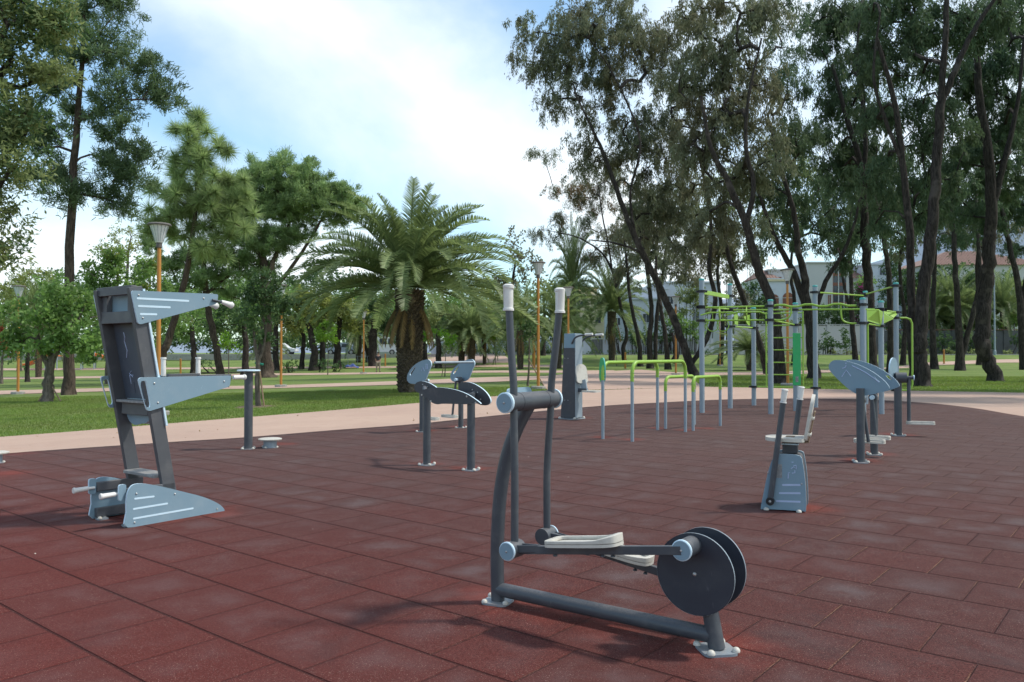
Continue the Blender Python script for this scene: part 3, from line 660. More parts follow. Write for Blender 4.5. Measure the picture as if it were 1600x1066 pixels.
# ---- 5 two-post stand with three curved boards
g1, g2 = GP(667, 727), GP(736, 735); fr = Frame(g1, (g2-g1).to_2d()); L_ = (g2-g1).length
t = thing('arm_exercise_stand', 'waist-high two-post stand with three dark curved boards and pale edges', 'exercise machine', g1, fr.rz)
def z4(x, y): return (640+x/8.53, 555+y/8.53)
for x in (0, L_):
    b = MB(); b.tube([(x, 0, .01), (x, 0, .93)], .048, 22); b.build('post', M['dark'], t); foot(t, x, 0, .10, .3, 4, .022)
fb = [fr.PL(-.06, *z4(*p)) for p in ((145, 502), (165, 480), (200, 458), (300, 436), (420, 431), (560, 449), (680, 480), (790, 527), (880, 585), (952, 640), (940, 652), (870, 640), (760, 655), (600, 650), (440, 649), (380, 656), (320, 640), (285, 612), (240, 575), (170, 535))]
b = MB(); b.board(smooth_loop(fb, 3), (0, -.062, 0), ex, ez, .022); o = b.build('front_board', [M['boarddark'], M['edge']], t, bevel=.003)
bolts(o, [(fr.PL(-.06, *z4(*p))[0], -.0735, fr.PL(-.06, *z4(*p))[1]) for p in ((172, 530), (292, 615), (770, 550), (890, 635))], (0, -1, 0), .012, 'cream')
for px_ in (((670, 415), (682, 385), (720, 362), (770, 358), (850, 376), (950, 430), (1030, 500), (1080, 580), (1082, 630), (1050, 662), (1000, 670), (930, 655), (840, 600), (740, 530), (685, 470)), ((70, 420), (85, 385), (110, 360), (170, 347), (250, 365), (320, 400), (370, 440), (390, 490), (330, 520), (200, 515), (110, 495), (75, 460))):
    wy = .12 if px_[0][0] > 500 else .42
    wb = [fr.PL(wy, *z4(*p)) for p in px_]; cx_ = sum(p[0] for p in wb)/len(wb); cz_ = sum(p[1] for p in wb)/len(wb)
    b = MB(); b.board(smooth_loop(wb, 3), (0, wy, 0), ex, ez, .022); o = b.build('side_board', [M['boarddark'], M['edge']], t, bevel=.003)
    b = MB(); b.tube([(min(max(cx_, 0), L_), 0, .86), (cx_, wy-.01, cz_)], .032, 16); b.build('arm', M['dark'], o)
    bolts(o, [(cx_+dx_, wy-.0115, cz_+dz_) for dx_, dz_ in ((-.03, .04), (.05, .01), (.0, -.05), (.10, -.07))], (0, -1, 0), .010)

# ---- air walkers
def walker(fr, L_, outl, slotp, label, hub_y, swing, hgt=1.05, logo=None, offs=0, hb=.86, sgn=1, PR=.05, plate_z=.22, bar=True, outl2=None):
    t = thing('air_walker', label, 'exercise machine', fr.o, fr.rz, 'air walkers on the rubber surface')
    for k, y in enumerate((0, L_)):
        b = MB(); b.tube([(0, y, .01), (0, y, hgt)], PR, 22); b.build('post', M['dark'], t); foot(t, 0, y, .105, .4, 4, .022)
    for k, y in enumerate((-.0+offs, L_-offs)):
        b = MB(); b.board(smooth_loop(outl, 2), (0, y+(PR+.010)*(1 if k == 0 else -1)*hub_y*-1, 0), ex, ez, .020, [slotp]); o = b.build('side_board', [M['board'], M['edge']], t, bevel=.002)
        if logo and k == 0:
            yy = y+(PR+.010)*hub_y*-1-.0105
            for seg in logo: b = MB(); b.tube([(p[0], yy, p[1]) for p in seg], .0065, 6); b.build('pictogram', M['label'], o)
        hy = y+(.10 if k == 0 else -.10)
        b = MB(); b.tube([(0, y, hb), (0, hy, hb)], .055, 20); h = b.build('pivot_hub', M['dark'], t)
        b = MB(); b.tube([(0, hy, hb), (0, hy+(.06 if k == 0 else -.06), hb)], .030, 16); b.build('pivot_cap', M['edge'], h)
        yy = hy+(.03 if k == 0 else -.03); sx = swing[k]
        b = MB(); b.tube([(0, yy, hb), (sx, yy, plate_z+.01)], .021, 14); a = b.build('swing_arm', M['dark'], t)
        yp = yy+(.07 if k == 0 else -.07)
        for hz, nm in ((0, 'foot_plate'), (.028, 'rim')):
            sh = rpoly([(sx-.19*sgn, yp-.075), (sx+.19*sgn, yp-.075), (sx+.19*sgn, yp+.075), (sx-.19*sgn, yp+.075)], .06)
            b = MB()
            if hz == 0: b.board(sh, (0, 0, plate_z), (1, 0, 0), (0, 1, 0), .02, face=0, side=0)
            else:
                hs = rpoly([(sx-.165*sgn, yp-.052), (sx+.165*sgn, yp-.052), (sx+.165*sgn, yp+.052), (sx-.165*sgn, yp+.052)], .045)
                b.board(sh, (0, 0, plate_z+hz), (1, 0, 0), (0, 1, 0), .022, [hs], face=0, side=0)
            q = b.build(nm, M['cream'], a, bevel=.002); a = q if hz == 0 else a
    return t
g1, g2 = GP(1345, 723), GP(1366, 711); v_ = (g2-g1).to_2d(); fr = Frame(g1, (v_.y, -v_.x)); L_ = v_.length
def z8(x, y): return (1280+x/5.33, 540+y/5.33)
yb = .061
outl = [fr.PL(yb, *z8(*p)) for p in ((80, 180), (88, 150), (112, 128), (145, 121), (220, 127), (330, 160), (440, 215), (530, 280), (575, 330), (584, 355), (565, 368), (490, 395), (400, 415), (340, 414), (290, 392), (225, 345), (150, 275), (95, 215))]
slp = [fr.PL(yb, *z8(*p)) for p in ((460, 260), (490, 264), (512, 280), (520, 296), (505, 303), (480, 285))]
ar = [fr.PL(yb, *z8(*p)) for p in ((222, 143), (225, 155))], [fr.PL(yb, *z8(*p)) for p in ((226, 165), (220, 183), (195, 190))], [fr.PL(yb, *z8(*p)) for p in ((190, 260), (227, 205), (265, 255))], [fr.PL(yb, *z8(*p)) for p in ((275, 168), (380, 220), (460, 275), (500, 308))]
walker(fr, L_, outl, slp, 'air walker with parallel blue-grey boards sloping down to the right', -1, (.07, .05), hgt=.955, logo=ar, plate_z=.25, hb=.80)
g1, g2 = GP(659.5, 675), GP(720, 668.5); v_ = (g2-g1).to_2d(); fr = Frame(g1, (v_.y, -v_.x)); L_ = v_.length
yb = .061
outl = [fr.PL(yb, *z4(*p)) for p in ((35, 300), (50, 240), (100, 165), (180, 100), (260, 66), (320, 60), (352, 85), (360, 135), (332, 200), (300, 290), (265, 350), (180, 380), (80, 375), (45, 345))]
slp = [fr.PL(yb, *z4(*p)) for p in ((72, 245), (130, 165), (150, 158), (146, 172), (92, 262), (78, 268))]
lg = [fr.PL(yb, *z4(*p)) for p in ((228, 215), (250, 155), (272, 212))], [fr.PL(yb, *z4(*p)) for p in ((290, 120), (310, 120), (310, 180), (290, 180), (290, 120))]
wk = walker(fr, L_, outl, slp, 'air walker with a bar joining its two raised boards, behind the two-post stand', 1, (.02, -.10), hgt=.95, logo=lg, plate_z=.22, hb=.93)
p_ = fr.PL(0, *z4(350, 100)); b = MB(); b.tube([(p_[0]-.03, 0, p_[1]), (p_[0]-.03, L_, p_[1])], .022, 14); b.build('cross_bar', M['galv'], wk)

# ---- pendulum machine at far right of the rubber
g = GP(1403.5, 681); fr = Frame(g, (.95, -.31))
t = thing('pendulum_stepper', 'single-post pendulum stepper with an upright round board seen edge-on, right of the sloping air walker', 'exercise machine', g, fr.rz)
b = MB(); b.tube([(0, 0, .01), (0, 0, 1.06)], .060, 22); b.build('post', M['dark'], t); foot(t, 0, 0, .115, .2, 4, .024)
b = MB(); b.board([(.26*math.cos(a)*.8, .20*math.sin(a)) for a in np.linspace(0, 2*math.pi, 28, endpoint=False)], (-.07, 0, 1.13), (.42, .907, 0), ez, .022); b.build('round_board', [M['board'], M['edge']], t, bevel=.003)
b = MB(); b.tube([(-.04, -.02, .99), (.13, -.02, .99)], .088, 24); b.build('pivot_hub', M['dark'], t)
b = MB(); b.tube([(.10, -.02, .99), (.235, -.02, .99)], .03, 16); b.tube([(.235, -.02, .99), (.25, -.02, .99)], .045, 20, mi=1); b.build('pivot_cap', [M['dark'], M['edge']], t)
b = MB(); b.tube([(.165, -.02, .99), (.165, -.02, .23)], .030, 18); sa = b.build('swing_arm', M['dark'], t)
sh = rpoly([(.12, -.10), (.56, -.10), (.56, .06), (.12, .06)], .07); hs = rpoly([(.19, -.075), (.535, -.075), (.535, .035), (.19, .035)], .05)
b = MB(); b.board(sh, (0, 0, .215), (1, 0, 0), (0, 1, 0), .018, face=0, side=0); fp = b.build('foot_plate', M['cream'], sa, bevel=.003)
b = MB(); b.board(sh, (0, 0, .242), (1, 0, 0), (0, 1, 0), .024, [hs], face=0, side=0); b.build('rim', M['cream'], fp, bevel=.002)

# ---- seated lever machine
g = GP(1189, 796); fr = Frame(g, (.92, -.39))
def zb(x, y): return (1170+x/4.264, 560+y/4.264)
t = thing('seated_lever_machine', 'seat on a tapered blue-grey box with two long levers and an upright cream backrest', 'exercise machine', g, fr.rz)
op = smooth_loop([fr.PL(0, *zb(*p)) for p in ((80, 1000), (88, 950), (104, 870), (125, 770), (150, 690), (172, 652), (200, 638), (290, 640), (345, 652), (358, 690), (372, 780), (381, 900), (381, 1010), (360, 1018), (220, 1008), (100, 1004))], 2)
DP = .36
for yq, s_ in ((0, -1), (DP, 1)):
    b = MB(); b.board(op, (0, yq, 0), ex, ez, .018); o = b.build('side_panel', [M['board'], M['edge']], t, bevel=.002)
    if s_ < 0:
        for p0, p1 in (((228, 843), (340, 843)), ((207, 897), (340, 898)), ((187, 950), (340, 955))): stripe(o, fr.PL(0, *zb(*p0)), fr.PL(0, *zb(*p1)), .008, (0, -.0095, 0), ex, ez, 'label')
        for seg in (((285, 692), (298, 692)), ((298, 715), (315, 712), (318, 735), (300, 722), (282, 735)), ((288, 765), (308, 762), (306, 745)), ((262, 800), (264, 762), (275, 762))):
            b = MB(); b.tube([(*fr.PL(0, *zb(*p)),) and (fr.PL(0, *zb(*p))[0], -.0105, fr.PL(0, *zb(*p))[1]) for p in seg], .0045, 6); b.build('pictogram', M['label'], o)
        q0, q1 = fr.PL(0, *zb(182, 795)), fr.PL(0, *zb(222, 705))
        b = MB(); b.box(((q0[0]+q1[0])/2, -.010, (q0[1]+q1[1])/2), (q1[0]-q0[0], .003, q1[1]-q0[1])); b.build('sticker', M['sticker'], o)
        bolts(o, [(fr.PL(0, *zb(*p))[0], -.0095, fr.PL(0, *zb(*p))[1]) for p in ((352, 835), (130, 760))], (0, -1, 0))
x0 = min(p[0] for p in op); x1 = max(p[0] for p in op); zt = max(p[1] for p in op)
ins = [(p[0]*.96+.008, p[1]*.97) for p in op]
b = MB(); b.board(ins, (0, DP/2, 0), ex, ez, DP-.03, face=0, side=0); b.build('body', M['boarddark'], t)
for bx, by in ((x0+.05, -.03), (x1-.06, -.03), (x0+.05, DP+.03), (x1-.03, DP+.03)): b = MB(); b.dome((bx, by, .004), .024, n=12); b.build('bolt_cap', M['cream'], t)
sx = (x0+x1)/2+.05
b = MB(); b.box((sx, DP/2, zt+.035), (.13, .13, .085)); b.build('seat_socket', M['boarddark'], t, bevel=.005)
b = MB(); b.box((sx, DP/2, zt+.076), (.15, .15, .012)); b.build('socket_rim', M['edge'], t, bevel=.003)
b = MB(); b.box((sx, DP/2, zt+.11), (.075, .085, .07)); b.build('seat_post', M['stake'], t, bevel=.004)
zs = fr.PL(DP/2, 1228, 685)[1]
xl = fr.PL(DP/2, 1197, 685)[0]; xr = fr.PL(DP/2, 1258, 685)[0]
b = MB(); b.board(smooth_loop([(xl, DP/2-.05), (xl+.05, DP/2-.15), (xl+.2, DP/2-.18), (xr-.04, DP/2-.17), (xr, DP/2-.12), (xr, DP/2+.12), (xr-.04, DP/2+.17), (xl+.2, DP/2+.18), (xl+.05, DP/2+.15), (xl, DP/2+.05)], 3), (0, 0, zs), (1, 0, 0), (0, 1, 0), .032, face=0, side=0); se = b.build('seat', M['cream'], t, bevel=.008)
ztop = fr.PL(DP/2, 1272, 616)[1]; xtp = fr.PL(DP/2, 1272, 616)[0]; H_ = ztop-zs
dr = Vector((xtp-xr-.005, 0, H_)).normalized()
b = MB(); b.board(smooth_loop([(-.11, .0), (-.13, .1), (-.135, .22), (-.12, .34), (-.07, H_-.015), (0, H_+.005), (.07, H_-.015), (.12, .34), (.135, .22), (.13, .1), (.11, 0), (0, -.01)], 3), (xr+.005, DP/2, zs), (0, 1, 0), tuple(dr), .028, face=0, side=0); bk = b.build('backrest', M['cream'], t, bevel=.007)
for hz in (.05, .20):
    for yy in (-.05, .05):
        p = Vector((xr+.005, DP/2+yy, zs))+dr*hz; nn = Vector((dr.z, 0, -dr.x)); b = MB(); b.tube([p+nn*.01, p+nn*.032, p+nn*.042], [.02, .02, .012], 12); b.build('bolt_cap', M['cream'], bk)
b = MB(); b.beam(Vector((xr-.10, DP/2, zs-.03)), Vector((xr+.02, DP/2, zs-.025)), .12, .012); b.beam(Vector((xr+.028, DP/2, zs-.03)), Vector((xr+.028, DP/2, zs))+dr*.26+Vector((.012, 0, 0)), .12, .010, (1, 0, 0)); b.build('back_bracket', M['stake'], t, bevel=.003)
for yq, pa, pb in ((-.035, (1203.5, 783), (1226.5, 608)), (DP+.035, (1231, 770), (1252.5, 604))):
    a0 = fr.PL(yq, *pa); b0 = fr.PL(yq, *pb); a0 = Vector((a0[0], yq, a0[1])); b0 = Vector((b0[0], yq, b0[1])); dd = (b0-a0).normalized()
    b = MB(); b.tube([a0-dd*.02, b0-dd*.11], .025, 18); lv = b.build('lever', M['dark'], t)
    b = MB(); b.tube([b0-dd*.125, b0-dd*.115, b0-dd*.112, b0-dd*.012, b0-dd*.01, b0], [.030, .030, .024, .027, .032, .026], 18); b.build('hand_grip', M['grip'], lv)
    sg = -1 if yq < 0 else 1
    b = MB(); b.tube([a0-Vector((0, sg*.03, 0)), a0+Vector((0, sg*.03, 0))], .036, 20); b.build('pivot_cap', M['black'], lv); bolts(lv, [a0+Vector((0, sg*.03, 0))], (0, sg, 0), .012)

# ---- tall column machine with a seat
g = GP(898, 655.5); fr = Frame(g, (.80, -.60))
t = thing('chest_press_column', 'tall tapered charcoal column with curved top handles and a cream seat on its right side', 'exercise machine', g, fr.rz)
zf = lambda x, y: (860+x/7.11, 510+y/7.11)
H_ = 1.83
def frus(mb, x0b, x1b, x0t, x1t, y0, y1, z0, z1, mi=0):
    mb.add([(x0b, y0, z0), (x1b, y0, z0), (x1b, y1, z0), (x0b, y1, z0), (x0t, y0, z1), (x1t, y0, z1), (x1t, y1, z1), (x0t, y1, z1)], [(3, 2, 1, 0), (4, 5, 6, 7), (0, 1, 5, 4), (1, 2, 6, 5), (2, 3, 7, 6), (3, 0, 4, 7)], mi)
b = MB(); frus(b, -.36, 0, -.28, 0, 0, .30, .02, 1.52); b.build('column', M['boarddark'], t, bevel=.006)
b = MB(); frus(b, -.28, 0, -.27, -.0, .003, .297, 1.52, H_); b.build('column_head', M['board'], t, bevel=.006)
b = MB(); frus(b, .001, .012, .001, .012, .01, .29, .03, H_-.01); sp_ = b.build('side_plate', M['galv'], t, bevel=.002); 
for z in (.45, .95, 1.45): bolts(sp_, [(.012, .03, z), (.012, .27, z)], (1, 0, 0), .010)
for z in (.40, 1.30): bolts(t, [(-.25, 0, z), (-.17, 0, z)], (0, -1, 0), .009)
for y in (-.01, .31):
    b = MB(); b.tube(spline([(-.06, y, 1.62), (-.02, y-.03 if y < .1 else y+.02, 1.66), (.05, y-.04 if y < .1 else y+.05, 1.74), (.17, y-.05 if y < .1 else y+.06, 1.78), (.34, y-.05 if y < .1 else y+.06, 1.80)], 6), .020, 14); hn = b.build('handle', M['dark'], t)
    b = MB(); b.tube([(.30, y-.05 if y < .1 else y+.06, 1.80), (.48, y-.05 if y < .1 else y+.06, 1.81)], .026, 14); b.build('hand_grip', M['grip'], hn)
b = MB(); b.beam((0, .15, .62), (.22, .15, .62), .08, .08); b.build('seat_arm', M['dark'], t, bevel=.004)
b = MB(); b.board(smooth_loop([(-.13, 0), (-.155, .12), (-.16, .25), (-.12, .36), (0, .40), (.12, .36), (.16, .25), (.155, .12), (.13, 0)], 3), (.10, .15, .78), (.25, .968, 0), (-.12, 0, .99), .03, face=0, side=0); b.build('backrest', M['cream'], t, bevel=.006)
b = MB(); b.beam((.16, .15, .60), (.11, .15, .84), .14, .03, (0, 1, 0)); b.build('back_bracket', M['galv'], t, bevel=.003)
b = MB(); b.board(rpoly([(.14, 0), (.52, -.02), (.52, .32), (.14, .30)], .08), (0, 0, .60), (1, 0, 0), (0, 1, 0), .03, face=0, side=0); b.build('seat', M['cream'], t, bevel=.006)
foot(t, -.17, .15, .27, 0, 4, .03)

# ---- parallel bars (four hoops)
def hoop(p0, p1, h, label, gr, rr=.027, rc=.17, board=False):
    a, c = GP(*p0), GP(*p1); fr = Frame(a, (c-a).to_2d()); L_ = (c-a).to_2d().length
    t = thing('parallel_bar', label, 'exercise bar', a, fr.rz, 'parallel bars on grey legs')
    arc0 = [(rc-rc*math.cos(q), 0, h-rc+rc*math.sin(q)) for q in np.linspace(0, math.pi/2, 7)]
    pts = [(0, 0, h-gr)]+arc0+[(L_-p[0], 0, p[2]) for p in reversed(arc0)]+[(L_, 0, h-gr)]
    b = MB(); b.tube(pts, rr*1.12, 16); o = b.build('green_bar', M['lime'], t)
    for x in (0, L_):
        b = MB(); b.tube([(x, 0, -.02), (x, 0, h-gr+.02)], rr, 16); b.build('leg', M['galv'], t)
        bolts(o, [(x, -rr*1.1, h-gr+q) for q in (.03, .07, .14)], (0, -1, 0), .010)
    if board:
        b = MB(); b.board(smooth_loop([(-.085, .0), (-.095, .2), (-.06, .34), (0, .37), (.06, .34), (.095, .2), (.085, 0), (0, -.03)], 3), (.055, .04, h-gr-.0), (.5, .866, 0), ez, .02); b.build('sign_board', [M['green'], M['teal']], t)
hoop((942, 686), (1027.5, 672), 1.255, 'long green-topped parallel bar with a small sign board, nearest the tall column', .29, board=True)
hoop((988, 690), (1071, 675), 1.265, 'long green-topped parallel bar without a board, right of its twin', .31)
hoop((1040, 670), (1085, 663.5), .96, 'short low green-topped bar, left one of the low pair', .26, rc=.13)
hoop((1083, 673), (1125.5, 665.5), .965, 'short low green-topped bar, right one of the low pair', .26, rc=.13)

# ---- calisthenics rig: one bolted structure
base = GP(1097, 645)
t = thing('calisthenics_rig', 'large calisthenics rig of grey posts joined by lime green bars, ladder and rings', 'climbing frame', base)
def rp(px, py, h): g = GP(px, py)-base; return (g.x, g.y, h)
posts = {1: rp(1097, 645, 3.15), 2: rp(1141, 638, 3.16), 3: rp(1178, 633.5, 2.62), 4: rp(1204.5, 647, 2.63), 5: rp(1243.5, 642, 2.62), 6: rp(1274.5, 636.5, 3.15), 7: rp(1349, 651, 2.62), 8: rp(1377.5, 647, 2.60), 9: rp(1401, 640, 3.15), 10: rp(1353, 631.5, 3.10)}
PO = {}
for k, (x, y, h) in posts.items():
    b = MB(); b.tube([(x, y, -.03), (x, y, h-.03)], .060, 20); PO[k] = b.build('post', M['galv'], t)
    b = MB(); b.tube([(x, y, h-.03), (x, y, h), (x, y, h+.012)], [.064, .064, .05], 20); b.build('post_cap', M['teal'], PO[k])
def pp(k, z): return Vector((posts[k][0], posts[k][1], z))
cl = set()
def clamp(k, z):
    key = (k, round(z, 2))
    if key in cl: return
    cl.add(key); c_ = pp(k, z); b = MB(); b.tube([c_-Vector((0, 0, .03)), c_+Vector((0, 0, .03))], .085, 20)
    b.box(c_+Vector((.10, 0, 0)), (.06, .04, .05)); b.box(c_-Vector((.10, 0, 0)), (.06, .04, .05)); b.build('clamp', M['black'], PO[k])
def bar(a, za, c, zc, r=.020, name='bar', wav=0):
    clamp(a, za); clamp(c, zc); p, q = pp(a, za), pp(c, zc); d = (q-p).normalized(); p = p+d*.07; q = q-d*.07
    pts = [p, q]
    if wav:
        pts = []; m_ = 25
        for i in range(m_):
            f = i/(m_-1); z_ = wav*(1 if int(f*6) % 2 == 0 else -1)*min(1, abs(math.sin(f*6*math.pi))*1.8); pts.append(p.lerp(q, f)+Vector((0, 0, z_)))
    b = MB(); b.tube(pts, r, 10); return b.build(name, M['lime'], t)
# flat beam between the two tall left posts
clamp(1, 2.86); clamp(2, 2.86)
b = MB(); b.beam(pp(1, 2.85).lerp(pp(2, 2.85), .06), pp(1, 2.85).lerp(pp(2, 2.83), .94), .05, .10); b.build('flat_beam', M['lime'], t, bevel=.004)
bar(1, 2.48, 4, 2.49); bar(1, 2.17, 4, 2.17); bar(2, 2.50, 5, 2.46); bar(2, 2.08, 3, 2.08); bar(4, 2.49, 7, 2.48, .026, 'wavy_bar', .022); bar(5, 2.46, 8, 2.42); bar(4, 2.17, 5, 2.09)
bar(6, 2.98, 10, 2.98); bar(10, 3.02, 9, 3.08); bar(7, 2.07, 8, 2.03); bar(8, 2.40, 9, 2.42); bar(3, 2.46, 6, 2.44) if False else None
bar(3, .50, 6, .50)
bar(1, 2.50, 2, 2.52)
# small kite-shaped handles between the left rails
def plate(pts, th=.02, name='grip_plate', mat='lime'):
    P = [Vector(p) for p in pts]; n_ = (P[1]-P[0]).cross(P[2]-P[0]).normalized()*th/2; m_ = len(P)
    b = MB(); b.add([p+n_ for p in P]+[p-n_ for p in P], [tuple(range(m_)), tuple(range(2*m_-1, m_-1, -1))]+[(i, m_+i, m_+(i+1) % m_, (i+1) % m_) for i in range(m_)]); return b.build(name, M[mat], t, smooth=0)
for f in (.27, .66):
    p = pp(1, 2.49).lerp(pp(4, 2.49), f); q = pp(1, 2.17).lerp(pp(4, 2.17), f); o_ = Vector((-.08, -.22, 0))
    plate([p, p.lerp(q, .35)+o_, p.lerp(q, .6)+o_, q, q.lerp(p, .5)-o_*.3])
    b = MB(); c_ = p.lerp(q, .45)+o_; dx_ = (pp(4, 0)-pp(1, 0)).normalized(); b.tube([c_-dx_*.42-Vector((0, 0, .06)), c_-dx_*.2, c_+dx_*.30, c_+dx_*.42-Vector((0, 0, .04))], .018, 10); b.build('dip_handle', M['lime'], t)
plate([pp(2, 2.36)+Vector((.10, 0, 0)), pp(2, 2.14)+Vector((.12, 0, 0)), pp(2, 2.12).lerp(pp(3, 2.12), .32), pp(2, 2.42).lerp(pp(3, 2.42), .30)], name='step_plate')
plate([pp(2, 2.36).lerp(pp(3, 2.36), .55), pp(2, 2.14).lerp(pp(3, 2.14), .75), pp(3, 2.14)-Vector((.09, 0, 0)), pp(3, 2.44)-Vector((.10, 0, 0))], name='step_plate')
# pair of rings below the low left rail
for px_ in (1113.5, 1129.5):
    c_ = at(px_, 508.5, base.y+.55)-base; ring = [c_+Vector((math.cos(a)*.145, 0, math.sin(a)*.145)) for a in np.linspace(0, 2*math.pi, 25)]
    b = MB(); b.tube(ring, .012, 8, caps=False); r_ = b.build('ring', M['lime'], t)
    b = MB(); b.tube([c_+Vector((0, 0, .145)), c_+Vector((0, .0, .30))], .007, 6); b.build('ring_strap', M['lime'], r_)
# ladder
pA, pB = posts[3], posts[6]
def lad(px_, z):
    a_, _ = ray(px_, 500); f = None
    dx_, dy_ = pB[0]-pA[0], pB[1]-pA[1]; X0, Y0 = pA[0]+base.x, pA[1]+base.y
    f = (a_*Y0-X0)/(dx_-a_*dy_); return Vector((pA[0]+dx_*f, pA[1]+dy_*f, z))
zt_ = CAMZ+ray(1200, 488)[1]*(base.y+2.5)-base.z
b = MB()
for x_ in (1197, 1254.5): b.tube([lad(x_, .50), lad(x_, zt_)], .019, 10)
ld = b.build('ladder_rail', M['lime'], t)
for yy in (490, 509, 528, 547, 566.5, 585.5):
    zz = CAMZ+ray(1225, yy)[1]*(base.y+2.4)-base.z; b = MB(); b.tube([lad(1197, zz), lad(1254.5, zz)], .016, 8); b.build('rung', M['lime'], t)
a_, c_ = pp(5, .60)-Vector((0, .03, 0)), pp(5, 1.84)-Vector((0, .03, 0)); b = MB(); b.beam(a_+Vector((0, -.05, .02)), c_+Vector((0, -.05, .05)), .19, .02, (0, 1, 0)); sb = b.build('sign_board', M['green'], t, bevel=.004)
b = MB(); b.beam(a_+Vector((0, -.0625, .10)), a_+Vector((0, -.0625, .24)), .07, .004, (0, 1, 0)); b.build('sticker', M['sticker'], sb)
# curved dip hooks and the tall side hoop
u_ = (pp(7, 0)-pp(4, 0)).normalized()
b = MB(); b.tube(spline([pp(4, 2.17)+u_*.08, pp(4, 2.17)+u_*.28, pp(4, 2.26)+u_*.43, pp(4, 2.47)+u_*.46], 5), .020, 10); b.build('dip_hook', M['lime'], t); clamp(4, 2.17)
b = MB(); b.tube(spline([pp(7, 2.07)-u_*.08, pp(7, 2.07)-u_*.26, pp(7, 2.16)-u_*.42, pp(7, 2.47)-u_*.45], 5), .020, 10); b.build('dip_hook', M['lime'], t)
clamp(9, 2.28); clamp(9, .48)
e_ = Vector((1, -.1, 0)).normalized(); b = MB(); b.tube([pp(9, 2.28)+e_*.07, pp(9, 2.28)+e_*.24, pp(9, 2.24)+e_*.34, pp(9, 2.14)+e_*.38, pp(9, .62)+e_*.38, pp(9, .53)+e_*.35, pp(9, .48)+e_*.26, pp(9, .48)+e_*.07], .024, 10); b.build('side_hoop', M['lime'], t)
b = MB(); b.tube([pp(7, 2.07)+Vector((.13, .05, 0)), pp(7, .48)+Vector((.13, .05, 0))], .022, 10); b.build('climbing_pole', M['lime'], t)
P_ = lambda px_, py_, d_: at(px_, py_, base.y+d_)-base
plate([P_(1354, 484, -1), P_(1373, 484, -.8), P_(1396, 498, .4), P_(1376, 507, -.5), P_(1355, 501, -1)], name='slanted_plate')
plate([P_(1370, 483, .6), P_(1390, 486, .9), P_(1402, 491, 1), P_(1396, 497, .6)], name='slanted_plate')
# ------------------------------------------------------------------ trees
LEAF = {  # length, width, kind
 'euc': (.30, .060, 'droop'), 'broad': (.24, .15, 'rand'), 'small': (.19, .11, 'rand'), 'fine': (.22, .07, 'rand'), 'needle': (.24, .026, 'tuft'), 'long': (.85, .045, 'spray'), 'far': (.42, .26, 'rand')}
def unit(a): return a/np.maximum(np.linalg.norm(a, axis=1, keepdims=True), 1e-9)
def leaf_mesh(name, cen, crad, n, kind, mat, parent, scale=1.):
    L, W, kd = LEAF[kind]; L *= scale; W *= scale; nc = len(cen)
    k = rng.integers(0, nc, n); c = cen[k]; r = crad[k][:, None]
    if kd == 'spray':                                   # needles bursting from shoot tips
        d = unit(rng.normal(size=(n, 3))+np.array([0, 0, .25])); p = c+d*.05*r; tip = p+d*L*rng.uniform(.75, 1.1, (n, 1)); tip[:, 2] -= .10*L
        s = unit(np.cross(d, rng.normal(size=(n, 3))))*W/2
        V = np.stack([p-s, p+s, tip], 1).reshape(-1, 3); F = np.arange(3*n).reshape(n, 3); return nmesh(name, V, F, mat, parent)
    if kd == 'tuft':
        sub = rng.normal(size=(nc, 10, 3)); so = sub[k, rng.integers(0, 10, n)]; p = c+so*np.array([.5, .5, .32])*r+rng.normal(size=(n, 3))*.15*r; d = unit(so*.35+rng.normal(size=(n, 3))*.7+np.array([0, 0, .45]))
        tip = p+d*L; s = unit(np.cross(d, rng.normal(size=(n, 3))))*W
        V = np.stack([p-s*.6, p+s*.6, tip+s*.5, tip-s*.5], 1).reshape(-1, 3)
    else:
        K = 9; sub = rng.normal(size=(nc, K, 3)); ks = rng.integers(0, K, n); so = sub[k, ks]
        if kd == 'droop':
            p = c+so*np.array([.50, .50, .40])*r+rng.normal(size=(n, 3))*np.array([.12, .12, .10])*r; ln = rng.random(n)
            p[:, 2] -= (ln-.35)*r[:, 0]*.85; p[:, :2] += so[:, :2]*(ln*.2*r[:, 0])[:, None]; d = unit(rng.normal(size=(n, 3))*.5+np.array([0, 0, -1.]))
        else: p = c+so*np.array([.48, .48, .42])*r+rng.normal(size=(n, 3))*.20*r; d = unit(so*.4+rng.normal(size=(n, 3))+np.array([0, 0, -.15]))
        l = L*rng.uniform(.6, 1.15, (n, 1)); s = unit(np.cross(d, rng.normal(size=(n, 3))))*W/2*rng.uniform(.7, 1.1, (n, 1))
        V = np.stack([p, p+d*l*.45+s, p+d*l, p+d*l*.45-s], 1).reshape(-1, 3)
    return nmesh(name, V, np.arange(4*n).reshape(n, 4), mat, parent)
